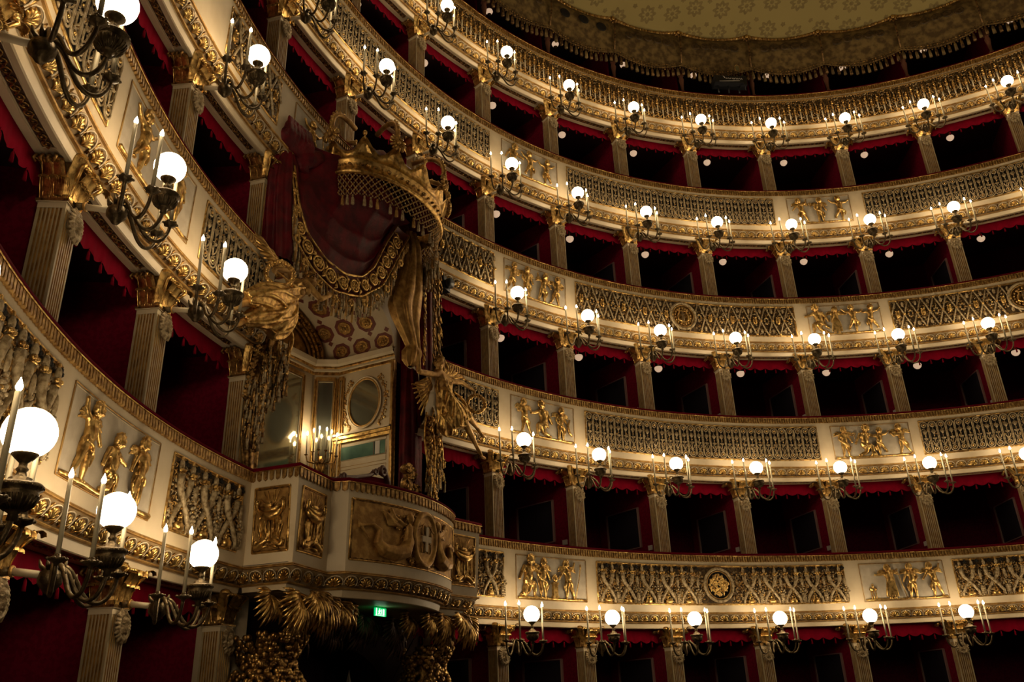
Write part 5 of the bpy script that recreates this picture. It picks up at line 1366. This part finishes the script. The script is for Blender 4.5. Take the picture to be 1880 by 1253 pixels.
# ---- two winged victories
def victory(name, lab, org, J, rad, rob, wings, wreath, head, hair, vox=.016):
    r = rthing(name, lab, 'statue', org, 'gilded winged figures holding the mantle')
    mb = rmb(org)
    for a, b_, ra, rb in rad:
        A, B = np.array(J[a], float), np.array(J[b_], float); mb.tube([A+(B-A)*t for t in np.linspace(0, 1, 5)], np.linspace(ra, rb, 5)*(1+.06*np.sin(np.linspace(0, PI, 5))), GOLD, 10)
    for k_, rr_ in ((head, (.088, .095, .11)),): mb.ell(J[k_], rr_, GOLD, 14, 10)
    H_ = np.array(J[head]); fwd = np.array(J['face'])-H_; fwd /= np.linalg.norm(fwd); sd = np.cross(fwd, [0, 0, 1.]); sd /= np.linalg.norm(sd)+1e-9
    mb.ell(H_+fwd*.095+np.array([0, 0, -.01]), (.02, .02, .026), GOLD, 6, 5); mb.ell(H_+fwd*.07+np.array([0, 0, -.06]), (.04, .04, .03), GOLD, 7, 5)
    for s_ in (-1, 1): mb.ell(H_+fwd*.072+sd*s_*.036+np.array([0, 0, -.03]), (.03, .03, .028), GOLD, 6, 5); mb.ell(H_+fwd*.082+sd*s_*.033+np.array([0, 0, .03]), (.024, .024, .012), GOLD, 6, 4)
    for c, rr_ in J['blobs']: mb.ell(c, rr_, GOLD, 12, 8)
    for h, d in J['hands']:
        h = np.array(h, float); d = np.array(d, float); d /= np.linalg.norm(d); p = np.cross(d, [0, 1., 0]); p /= np.linalg.norm(p)+1e-9
        mb.ell(h, (.036, .026, .036), GOLD, 8, 6)
        for q in range(4): mb.tube([h+p*(q-1.5)*.018, h+p*(q-1.5)*.023+d*.05, h+p*(q-1.5)*.022+d*(.085-.006*abs(q-1.5))+np.array([0, -.012, 0])], [.011, .010, .008], GOLD, 5)
        mb.tube([h+p*.03, h+p*.058+d*.03], [.012, .009], GOLD, 5)
    me = remesh(mb, 'body', vox*.8, [GOLDL], 1); link('body', me, r)
    mb = rmb(org); rnd = random.Random(2)
    for i in range(34):
        a = rnd.uniform(0, 2*PI); e = rnd.uniform(-.3, 1.2); d = np.array([math.cos(a)*math.cos(e), math.sin(a)*math.cos(e), math.sin(e)])
        if d @ fwd > .45: continue
        mb.ell(H_+d*np.array([.088, .095, .11])+np.array([0, 0, .012]), (.03, .03, .026), GOLDD, 6, 5)
    mb.obj('hair', r)
    mb = rmb(org)
    for c, rr_ in rob['blobs']: mb.ell(c, rr_, GOLD, 14, 9)
    for P_, rr_ in rob['folds']: mb.tube(resample(P_, 9), np.interp(np.linspace(0, 1, 9), np.linspace(0, 1, len(rr_)), rr_)*.62, GOLD, 7)
    for (P_, rr_, nf_, tw) in rob['drapes']:
        A_ = resample(P_, 14); RR = np.interp(np.linspace(0, 1, 14), np.linspace(0, 1, len(rr_)), rr_); mb.tube(A_, RR*.88, GOLD, 14)
        T_ = np.gradient(A_, axis=0); T_ /= np.linalg.norm(T_, axis=1)[:, None]
        for q in range(nf_):
            ph = 2*PI*q/nf_; pts_ = []
            for i_ in range(14):
                s1 = np.cross(T_[i_], [0, 1., 0]); s1 /= np.linalg.norm(s1)+1e-9; s2 = np.cross(T_[i_], s1); an = ph+tw*i_/13+.25*math.sin(q*2.1+i_*.5)
                pts_.append(A_[i_]+(s1*math.cos(an)+s2*math.sin(an))*RR[i_]*.97)
            mb.tube(pts_, np.interp(np.linspace(0, 1, 14), [0, .3, .8, 1], [.010, .020, .024, .014]), GOLD, 6)
    me = remesh(mb, 'robe', vox*.8, [GOLD], 1); link('robe', me, r)
    for (root_, tip, edge, nf) in wings:
        mb = rmb(org); R_, T_, E2 = np.array(root_), np.array(tip), np.array(edge)
        for layer, (l0, l1, th) in enumerate(((.0, .45, .030), (.15, .72, .026), (.35, 1.0, .022))):
            for j in range(nf):
                t = j/(nf-1); a = R_*(1-l0)+(T_*(1-t*.35)+E2*t*.35)*l0; e = R_+((T_*(1-t)+E2*t)-R_)*l1*(1-.18*t*layer/2)
                mid = (a+e)/2+np.array([0, -.03-.012*layer, .03*(1-t)])
                mb.tube([a+np.array([0, -.02*layer, 0]), mid, e], [th, th*1.5, th*.55], GOLDL if (j+layer) % 2 else GOLD, 6)
        mb.ell(R_*.8+T_*.2, (.11, .07, .11), GOLDL, 10, 7)
        mb.obj('wing', r)
    c, wr, ax = wreath; mb = rmb(org); c = np.array(c)
    for i in range(28):
        q = 2*PI*i/28; p = c+np.array([math.cos(q)*wr*ax[0], math.cos(q)*wr*ax[1], math.sin(q)*wr]); mb.ell(p, (.038, .034, .036), GOLD if i % 2 else GOLDL, 6, 5)
        mb.ell(p+np.array([.02*math.cos(q*5), -.02, .02*math.sin(q*5)]), (.022, .02, .022), GOLD, 5, 4)
    o_ = mb.obj('laurel_wreath', r)
    return r
JR_ = dict(head=(1.70, 10.95, 4.24), face=(1.45, 10.7, 4.22), neck=(1.76, 10.98, 4.09), chest=(1.85, 11.0, 3.88), waist=(1.88, 11.0, 3.68), hip=(1.92, 11.0, 3.50), ls=(1.60, 10.98, 3.98), le=(1.10, 11.0, 3.88), lh=(1.08, 11.0, 4.22),
   rs=(2.05, 10.98, 4.02), re=(2.40, 10.9, 4.08), rh=(2.74, 10.85, 4.02), k1=(2.18, 10.75, 3.28), a1=(2.74, 10.8, 2.92), f1=(2.88, 10.78, 2.78), k2=(2.42, 10.78, 3.40), a2=(2.80, 10.82, 3.30), f2=(2.94, 10.8, 3.20),
   blobs=[((1.87, 10.97, 3.86), (.16, .12, .15)), ((1.79, 10.87, 3.86), (.06, .05, .055)), ((1.94, 10.87, 3.88), (.06, .05, .055)), ((1.92, 11.0, 3.50), (.17, .13, .14)), ((2.93, 10.77, 2.74), (.09, .04, .03)), ((2.98, 10.79, 3.17), (.08, .04, .03))],
   hands=[((1.08, 11.0, 4.25), (0, 0, 1)), ((2.77, 10.84, 4.0), (.3, 0, -1))])
RAD = [('head', 'neck', .055, .05), ('neck', 'chest', .06, .12), ('chest', 'waist', .14, .11), ('waist', 'hip', .11, .15), ('ls', 'le', .058, .045), ('le', 'lh', .045, .028), ('rs', 're', .058, .045), ('re', 'rh', .045, .028), ('neck', 'ls', .06, .06), ('neck', 'rs', .06, .06),
   ('hip', 'k1', .12, .075), ('k1', 'a1', .072, .038), ('a1', 'f1', .038, .03), ('hip', 'k2', .12, .075), ('k2', 'a2', .07, .038), ('a2', 'f2', .038, .03)]
rob = dict(blobs=[((1.89, 10.96, 3.72), (.165, .12, .16))],
   drapes=[([(1.87, 10.97, 3.92), (1.90, 10.96, 3.66), (1.96, 10.93, 3.45), (2.04, 10.88, 3.25), (2.10, 10.86, 3.08)], [.13, .14, .20, .24, .22], 15, .8), ([(1.96, 10.92, 3.5), (2.10, 10.80, 3.36), (2.22, 10.76, 3.24)], [.17, .15, .11], 10, .5),
     ([(2.0, 10.92, 3.52), (2.25, 10.84, 3.46), (2.44, 10.80, 3.36)], [.16, .14, .09], 9, -.5), ([(1.84, 10.95, 3.3), (1.90, 10.93, 3.1), (2.02, 10.92, 2.98)], [.14, .16, .10], 9, .4)],
   folds=[([(1.70, 10.86, 3.95), (1.75, 10.82, 3.72), (1.95, 10.78, 3.55), (2.15, 10.78, 3.45)], [.02, .03, .035, .02]), ([(2.0, 10.86, 3.98), (1.9, 10.82, 3.75), (1.75, 10.84, 3.55), (1.72, 10.85, 3.30)], [.02, .032, .035, .02]),
     ([(2.12, 10.9, 3.80), (2.42, 10.85, 3.72), (2.55, 10.84, 3.5), (2.50, 10.85, 3.3)], [.03, .05, .045, .02]), ([(1.66, 10.96, 3.9), (1.62, 10.96, 3.72), (1.66, 10.96, 3.55), (1.62, 10.96, 3.42)], [.02, .03, .028, .012])])
victory('winged_victory', 'gilded winged woman reaching up with a wreath, right of the royal opening', (2.0, 11.1, 2.75), JR_, RAD, rob,
   [((1.70, 11.15, 3.98), (1.36, 11.12, 3.18), (.98, 11.15, 3.62), 7), ((1.98, 11.2, 4.10), (3.02, 11.12, 4.38), (2.3, 11.15, 4.62), 7)], ((2.80, 10.82, 3.76), .17, (.60, -.75)), 'head', None)
JL_ = dict(head=(-1.83, 11.0, 4.33), face=(-1.55, 10.85, 4.30), neck=(-1.93, 11.0, 4.22), chest=(-2.10, 11.0, 4.05), waist=(-2.28, 11.0, 3.88), hip=(-2.46, 11.0, 3.74), ls=(-2.02, 10.9, 4.16), le=(-1.80, 10.8, 3.98), lh=(-1.62, 10.82, 4.10),
   rs=(-2.14, 11.1, 4.20), re=(-2.36, 10.95, 4.22), rh=(-2.62, 10.92, 4.12), k1=(-2.92, 10.75, 3.52), a1=(-3.34, 10.78, 3.22), f1=(-3.44, 10.78, 3.12), k2=(-2.86, 10.85, 3.38), a2=(-3.2, 10.88, 3.05), f2=(-3.3, 10.88, 2.98),
   blobs=[((-2.12, 10.98, 4.03), (.16, .13, .14)), ((-2.02, 10.86, 4.02), (.06, .05, .055)), ((-2.14, 10.86, 3.96), (.06, .05, .055)), ((-2.46, 11.0, 3.72), (.17, .14, .15))], hands=[((-1.60, 10.82, 4.12), (.6, 0, 1)), ((-2.64, 10.92, 4.10), (-.3, 0, -1))])
rob2 = dict(blobs=[((-2.42, 10.95, 3.74), (.20, .15, .17))],
   drapes=[([(-2.10, 10.97, 4.06), (-2.28, 10.95, 3.90), (-2.45, 10.92, 3.74), (-2.70, 10.84, 3.62), (-2.98, 10.76, 3.52), (-3.26, 10.76, 3.34)], [.13, .15, .20, .20, .15, .09], 13, .9),
     ([(-2.30, 10.95, 3.72), (-2.50, 10.92, 3.50), (-2.72, 10.88, 3.36), (-2.98, 10.86, 3.22), (-3.16, 10.86, 3.10)], [.14, .20, .19, .14, .07], 12, -.7),
     ([(-2.22, 10.96, 3.80), (-2.30, 10.94, 3.50), (-2.42, 10.93, 3.28), (-2.60, 10.92, 3.14)], [.10, .14, .14, .08], 10, .5)],
   folds=[([(-1.98, 10.88, 4.1), (-2.2, 10.82, 3.95), (-2.45, 10.8, 3.95), (-2.7, 10.8, 4.0)], [.02, .03, .03, .02]), ([(-2.2, 10.95, 3.4), (-2.15, 10.92, 3.2), (-2.25, 10.92, 3.0), (-2.2, 10.92, 2.85)], [.03, .04, .035, .012])])
victory('winged_victory', 'gilded reclining winged figure with wreath, left of the royal opening beside a globe', (-2.5, 11.1, 2.95), JL_, RAD, rob2,
   [((-2.12, 11.16, 4.30), (-3.10, 11.1, 4.62), (-2.66, 11.1, 4.22), 9)], ((-2.66, 10.80, 3.98), .19, (.69, -.62)), 'head', None)

# ---- golden palms carrying the balcony
PH = (0, 0)
def frond(mb, o_, d, L, droop, n_, spread, m, m2):
    o_ = np.array(o_, float); d = np.array(d, float); d /= np.linalg.norm(d); rnd = random.Random(int(abs(o_[0]*1000))+n_)
    sd = np.cross(d, [0, -1., 0]); sd /= np.linalg.norm(sd)+1e-9
    for j in range(n_):
        q = (j/(n_-1)-.5)*spread; v = d*math.cos(q)+sd*math.sin(q); l_ = L*(1-.30*abs(j/(n_-1)-.5)*2)*rnd.uniform(.80, 1.08)
        P = []
        for t in np.linspace(0, 1, 7): P.append(o_+v*l_*t+np.array([0, -.14*math.sin(t*PI*.8), -droop*l_*t*t])+np.array([0, rnd.uniform(-.01, .01), 0]))
        R_ = [.008, .017, .026, .030, .029, .020, .003]
        mb.tube(P, R_, m if rnd.random() < .7 else m2, 4)
def palm(side_, lab):
    s0 = side_*1.78; og = (s0, 11.3, -5.0); r = rthing('gilded_palm', lab, 'palm', og, 'gilded palms under the royal balcony')
    mb = rmb(og); z = -5.0
    mb.tube([(s0, 11.3, zz) for zz in np.linspace(-5.0, -.55, 12)], [.22]*10+[.20, .14], GOLDD, 12); rnd = random.Random(3+side_)
    for i in range(760):
        a = rnd.uniform(PI*.8, PI*2.2); zz = rnd.uniform(-2.0, -.58); rr_ = .38+.07*math.sin(zz*9)
        mb.ell((s0+rr_*math.cos(a)*1.15, 11.3+rr_*math.sin(a), zz), (.045, .045, .04), GOLDD if rnd.random() < .75 else GOLD, 5, 4)
    mb.obj('trunk', r)
    F = [(-.55, 10.9, -.14, (-.55, -.1, -1), .60, .1), (-.22, 10.72, -.12, (-.25, -.1, -1), .70, .05), (.02, 10.70, -.08, (.10, -.2, -1), .62, .05), (.34, 10.80, -.12, (.30, -.1, -1), .66, .2), (.72, 10.85, -.13, (.25, -.1, -1), .55, .2), (-.15, 10.82, -.18, (-.9, -.1, -.8), .62, .35), (.25, 10.9, -.2, (.9, 0, -.7), .6, .4),
         (-.02, 11.0, -.30, (.3, 0, -1), .6, .3), (.0, 11.0, -.25, (-.35, 0, -1), .6, .3), (1.05, 11.0, -.16, (.5, 0, -.9), .5, .3),
         (.9, 11.35, -.22, (.5, 0, -.8), .62, .3), (1.25, 11.5, -.18, (.4, 0, -.9), .60, .3), (1.6, 11.45, -.16, (.2, 0, -1), .55, .2), (1.5, 11.6, -.3, (.7, 0, -.7), .6, .3), (.6, 11.5, -.3, (.6, 0, -.8), .7, .3)]
    for (dx, y, z, d, L, dr) in F:
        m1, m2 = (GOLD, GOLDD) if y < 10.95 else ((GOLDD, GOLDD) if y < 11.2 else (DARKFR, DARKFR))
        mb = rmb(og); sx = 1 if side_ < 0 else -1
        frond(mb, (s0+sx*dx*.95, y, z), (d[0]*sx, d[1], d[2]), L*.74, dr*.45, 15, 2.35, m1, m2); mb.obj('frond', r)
    return r
palm(-1, 'gilded palm with drooping fan leaves under the left end of the royal balcony')
palm(1, 'shadowed gilded palm with drooping fan leaves under the right end of the royal balcony')
# the arched entrance between the palms
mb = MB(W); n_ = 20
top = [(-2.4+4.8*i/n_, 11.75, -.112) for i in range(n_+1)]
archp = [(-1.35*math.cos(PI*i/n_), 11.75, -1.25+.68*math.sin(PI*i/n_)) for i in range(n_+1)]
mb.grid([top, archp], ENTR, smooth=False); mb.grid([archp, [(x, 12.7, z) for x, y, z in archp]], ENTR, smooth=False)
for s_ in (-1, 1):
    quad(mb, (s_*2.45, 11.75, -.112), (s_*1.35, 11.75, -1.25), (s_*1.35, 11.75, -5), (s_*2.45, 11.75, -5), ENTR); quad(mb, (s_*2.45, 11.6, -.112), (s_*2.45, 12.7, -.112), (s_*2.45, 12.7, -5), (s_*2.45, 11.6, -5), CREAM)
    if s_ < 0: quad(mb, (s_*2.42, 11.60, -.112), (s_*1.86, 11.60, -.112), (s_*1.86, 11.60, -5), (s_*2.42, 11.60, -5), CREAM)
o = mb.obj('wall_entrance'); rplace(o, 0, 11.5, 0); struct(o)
mb = MB(W); P = [[(-1.6+3.2*i/60, 12.6+.04*math.sin(i*1.3), z) for z in (-5, -3, -.4)] for i in range(61)]; mb.grid(P, PURPLE); o = mb.obj('entrance_curtain'); rplace(o, 0, 11.5, 0)
tag(o, 'dark plum curtain closing the arched entrance below the royal balcony', 'curtain')
o = (1.33, 12.2, -5.0); mb = rmb(o); 
sp_ = mb; mb.box((1.05, 12.2, -1.85), (.16, .16, .12), PALE); mb.add([(.93, 12.08, -1.73), (1.17, 12.08, -1.73), (1.17, 12.32, -1.73), (.93, 12.32, -1.73), (1.05, 12.2, -.86)], [(0, 1, 4), (1, 2, 4), (2, 3, 4), (3, 0, 4)], PALE, False)
mb.box((1.05, 12.2, -3.5), (.10, .10, 1.55), CREAM); ob = mb.obj('pointed_finial'); rplace(ob, *o); tag(ob, 'tip of a slender pale obelisk in the dark entrance below the balcony', 'obelisk')
# exit sign
o = (.03, 10.88, -.20); r = rthing('exit_sign', 'small lit green emergency exit sign under the royal balcony', 'exit sign', o)
mb = rmb(o); mb.box((.03, 10.92, -.185), (.125, .018, .055), GREEN); mb.obj('green_panel', r)
mb = rmb(o)
mb.box((-.085, 10.90, -.185), (.010, .004, .048), SIGNW); mb.box((.085, 10.90, -.185), (.018, .004, .040), SIGNW)
mb.ell((-.012, 10.898, -.150), (.010, .006, .010), SIGNW, 8, 5); mb.tube([(-.014, 10.898, -.163), (-.020, 10.898, -.192)], .009, SIGNW, 6)
for a, b_, c in (((-.020, -.190), (-.003, -.205), (.002, -.226)), ((-.020, -.190), (-.032, -.208), (-.045, -.222)), ((-.014, -.166), (.004, -.178), (.012, -.170)), ((-.014, -.166), (-.030, -.172), (-.036, -.186))): mb.tube([(a[0], 10.898, a[1]), (b_[0], 10.898, b_[1]), (c[0], 10.898, c[1])], .006, SIGNW, 5)
mb.tube([(.030, 10.898, -.150), (.030, 10.898, -.222)], .006, SIGNW, 5)
mb.box((.0, 10.90, -.236), (.11, .003, .003), SIGNW); mb.obj('running_man_pictogram', r)
mb = rmb(o)
for x in (-.05, .11): mb.tube([(x, 10.93, -.13), (x, 10.93, -.08)], .005, BLACK, 5)
mb.obj('hanger', r)
# black spotlight on the parapet right of the mantle
o = (1.74, 10.95, 5.95); r = rthing('stage_spotlight', 'black spotlight clamped to the parapet beside the crimson mantle', 'spotlight', o)
mb = rmb(o); mb.box((2.38, 11.35, 6.22), (.12, .16, .14), BLACK); mb.obj('housing', r)
mb = rmb(o); mb.tube([(2.38, 11.18, 6.22), (2.36, 11.10, 6.20)], [.10, .11], BLACK, 12); mb.obj('lens_tube', r)
mb = rmb(o); mb.tube([(2.38, 11.35, 6.36), (2.45, 11.45, 6.46), (2.5, 11.5, 6.50)], .02, BLACK, 6); mb.obj('yoke', r)

# ================================================================== top tier and ceiling canopy
def vk(k): return (k % 1.0)
mb = MB(); ks = np.arange(-4.2, 8.8, .05); prof = []
for k in ks:
    q = abs(math.sin(PI*k)); sag = .17*q; row = []
    for (dr, z) in ((0, 16.36-sag), (-.10, 16.30-sag*.9), (-.16, 16.10-sag*.5), (-.13, 15.8), (-.06, 15.55), (.02, 15.30-.13*q), (.03, 15.18-.22*q)):
        row.append(ring(11.52+dr*(.4+.6*q), k, z-0.0))
    prof.append(row)
mb.grid(np.array(prof).reshape(len(ks), 7, 3), VALC); vr = bpy.data.objects.new('canopy_valance', None); COL.objects.link(vr); vr.location = (CX, CY, Z0); tag(vr, 'dark gold festooned canopy valance with tasselled fringe above the top tier', 'valance')
mb.obj('festooned_cloth', vr)
mb = MB()
for i in range(len(ks)-1):
    for (R_, za, r_) in ((11.50, 16.37, .055),):
        p0, p1 = ring(R_-.02, ks[i], za-.17*abs(math.sin(PI*ks[i]))), ring(R_-.02, ks[i+1], za-.17*abs(math.sin(PI*ks[i+1])))
        mb.tube([p0, p1], r_, GOLDL, 6, cap=False)
for i in range(int((8.6+4)*22)):
    k = -4+i/22; q = abs(math.sin(PI*k)); p = ring(11.46, k, 16.37-.17*q); mb.ell(p, (.062, .062, .055), GOLD if i % 2 else GOLDL, 6, 4)
mb.obj('gilded_garland', vr)
mb = MB(); hl = MB()
for i in range(int((8.6+4)*7)):
    k = -4+(i+.5)/7; q = abs(math.sin(PI*k))
    if q < .35: continue
    hole = .9 < k < 2
    if hole and i % 2: continue
    c = ring(11.52-.14*(.4+.6*q)-.02, k, 15.83+.02*q); t = TH0+DTH*k
    out = np.array([math.cos(t), math.sin(t), 0]); tn = np.array([-out[1], out[0], 0]); sc_ = 1.25 if hole else 1.0
    P = [[c+tn*rr_*sc_*math.cos(2*PI*j/16)+np.array([0, 0, .9*rr_*sc_*math.sin(2*PI*j/16)])-out*e for j in range(16)] for rr_, e in ((.13, .0), (.12, .02), (.085, .022), (.05, .012), (.001, .03))]
    (hl if hole else mb).grid(P, DARK if hole else VALD, closev=True)
hl.obj('painted_dark_holes', vr)  # solid discs on the cloth, the dark of the holes is painted
mb.obj('roundels', vr)
mb = MB(); rnd = random.Random(8)
for i in range(int((8.6+4.1)*26)):
    k = -4.1+i/26; q = abs(math.sin(PI*k)); zt = 15.20-.22*q
    p = ring(11.55, k, zt); mb.ell(p+np.array([0, 0, .03]), (.038, .035, .03), GOLDDK, 5, 4); mb.ell(p+np.array([0, 0, .11]), (.030, .03, .028), GOLDD if i % 3 else GOLDDK, 5, 4); mb.ell(p+np.array([0, 0, .18]), (.024, .024, .02), GOLDDK, 5, 3); mb.ell(p+np.array([0, 0, -.05]), (.025, .025, .03), GOLD if rnd.random() < .3 else GOLDDK, 5, 3)
    if i % 2: mb.tube([p+np.array([0, 0, -.06]), p+np.array([0, 0, -.10]), p+np.array([0, 0, -.30])], [.022, .038, .048], GOLDDK if i % 4 == 1 else VALC, 6)
mb.obj('canopy_fringe', vr)
for k in range(-3, 9):
    if not seen(k, 11.5, 15.6, 60, 60): continue
    r = thing('canopy_column', 'slim turned canopy post above the topmost parapet, %s' % colname(k).replace('of the royal box', 'of royal box').replace('column', 'post'), 'post', (k, 11.68, 14.28), 'canopy posts of the top tier')
    mb = MB(); mb.lathe([(.0, 0), (.07, 0), (.06, .10), (.035, .14), (.05, .34), (.075, .52), (.05, .60), (.085, .66), (.05, .72), (.09, .84), (.10, .90), (.06, .96), (.045, 1.1), (.04, 1.9)], (0, 0, 0), POSTM, 12); mb.obj('turned_post', r)
    mb = MB()
    for j in range(8): a = 2*PI*j/8; mb.ell((.085*math.cos(a), .085*math.sin(a), .84), (.03, .03, .05), GOLDDK, 6, 4)
    mb.tube([(0, .16, 1.0), (0, .28, 1.5), (0, .30, 1.95)], .025, GOLDDK, 6); mb.torus((0, .24, 2.06), .085, .035, GOLDD, 'y', 12, 6); mb.ell((0, .26, 2.06), (.06, .05, .06), GOLD, 8, 5)
    for j in range(8): a = 2*PI*j/8; mb.ell((.11*math.cos(a), .22, 2.06+.11*math.sin(a)), (.035, .03, .035), GOLDD, 5, 4)
    mb.obj('knot_ornament', r)
# canopy ceiling
mb = MB(); P = []
for R_, dz in ((11.50, 0), (11.2, .10), (10.4, .30), (9.2, .55), (7.5, .85), (5.5, 1.1), (3, 1.3), (.5, 1.4)):
    fall = max(0, 1-(11.5-R_)/1.4); row = [ring(R_, k, 16.36-.17*abs(math.sin(PI*k))*fall+dz) for k in np.arange(-12, 24, .1)]
    P.append(row)
mb.grid(np.array(P), CANOPY); o = mb.obj('ceiling_canopy'); o.location = (CX, CY, Z0); struct(o)
# projector on the top tier rail
o = bpy.data.objects.new('stage_projector', None); COL.objects.link(o); put(o, 3.60, 11.40, 14.22); tag(o, 'black stage projector with round mirror head on the top tier rail', 'projector')
mb = MB(); mb.box((0, 0, .36), (.42, .16, .12), BLACK); mb.box((-.44, 0, .38), (.09, .12, .16), BLACK); mb.obj('housing', o)
mb = MB(); mb.torus((-.34, .06, .86), .075, .010, GOLDL, 'y', 18, 5, ry=.12); mb.tube([(-.36, .05, .5), (-.35, .05, .74)], .012, BLACK, 6); mb.obj('mirror_head', o)
mb = MB(); mb.ell((-.34, .06, .86), (.07, .006, .112), MIRROR, 16, 8); mb.obj('mirror_disc', o)
mb = MB()
for x in (-.3, .0, .3): mb.tube([(x, 0, .0), (x, 0, .26)], .025, BLACK, 6)
for s_ in (-1, 1): mb.tube([(-.5, .02, .1), (-.46, s_*.10, .6)], .012, BLACK, 5)
mb.obj('stand', o)
#c = bpy.data.curves.new('maker_lettering', 'FONT'); c.body = 'avenger'; c.size = .13; c.extrude = .004; c.materials.append(WHITEP); c.align_x = 'CENTER'; c.align_y = 'CENTER'
mb = MB()
for j in range(9): mb.tube([(.10-.055*j, .165, .36+.03*(j % 2)), (.085-.055*j, .165, .41), (.065-.055*j, .165, .36)], .007, WHITEP, 4)
mb.tube([(.18, .165, .46), (.12, .165, .40)], .009, WHITEP, 4); mb.tube([(.3, .165, .27), (-.3, .165, .31)], .006, WHITEP, 4)
mb.obj('faint_white_marking', o)
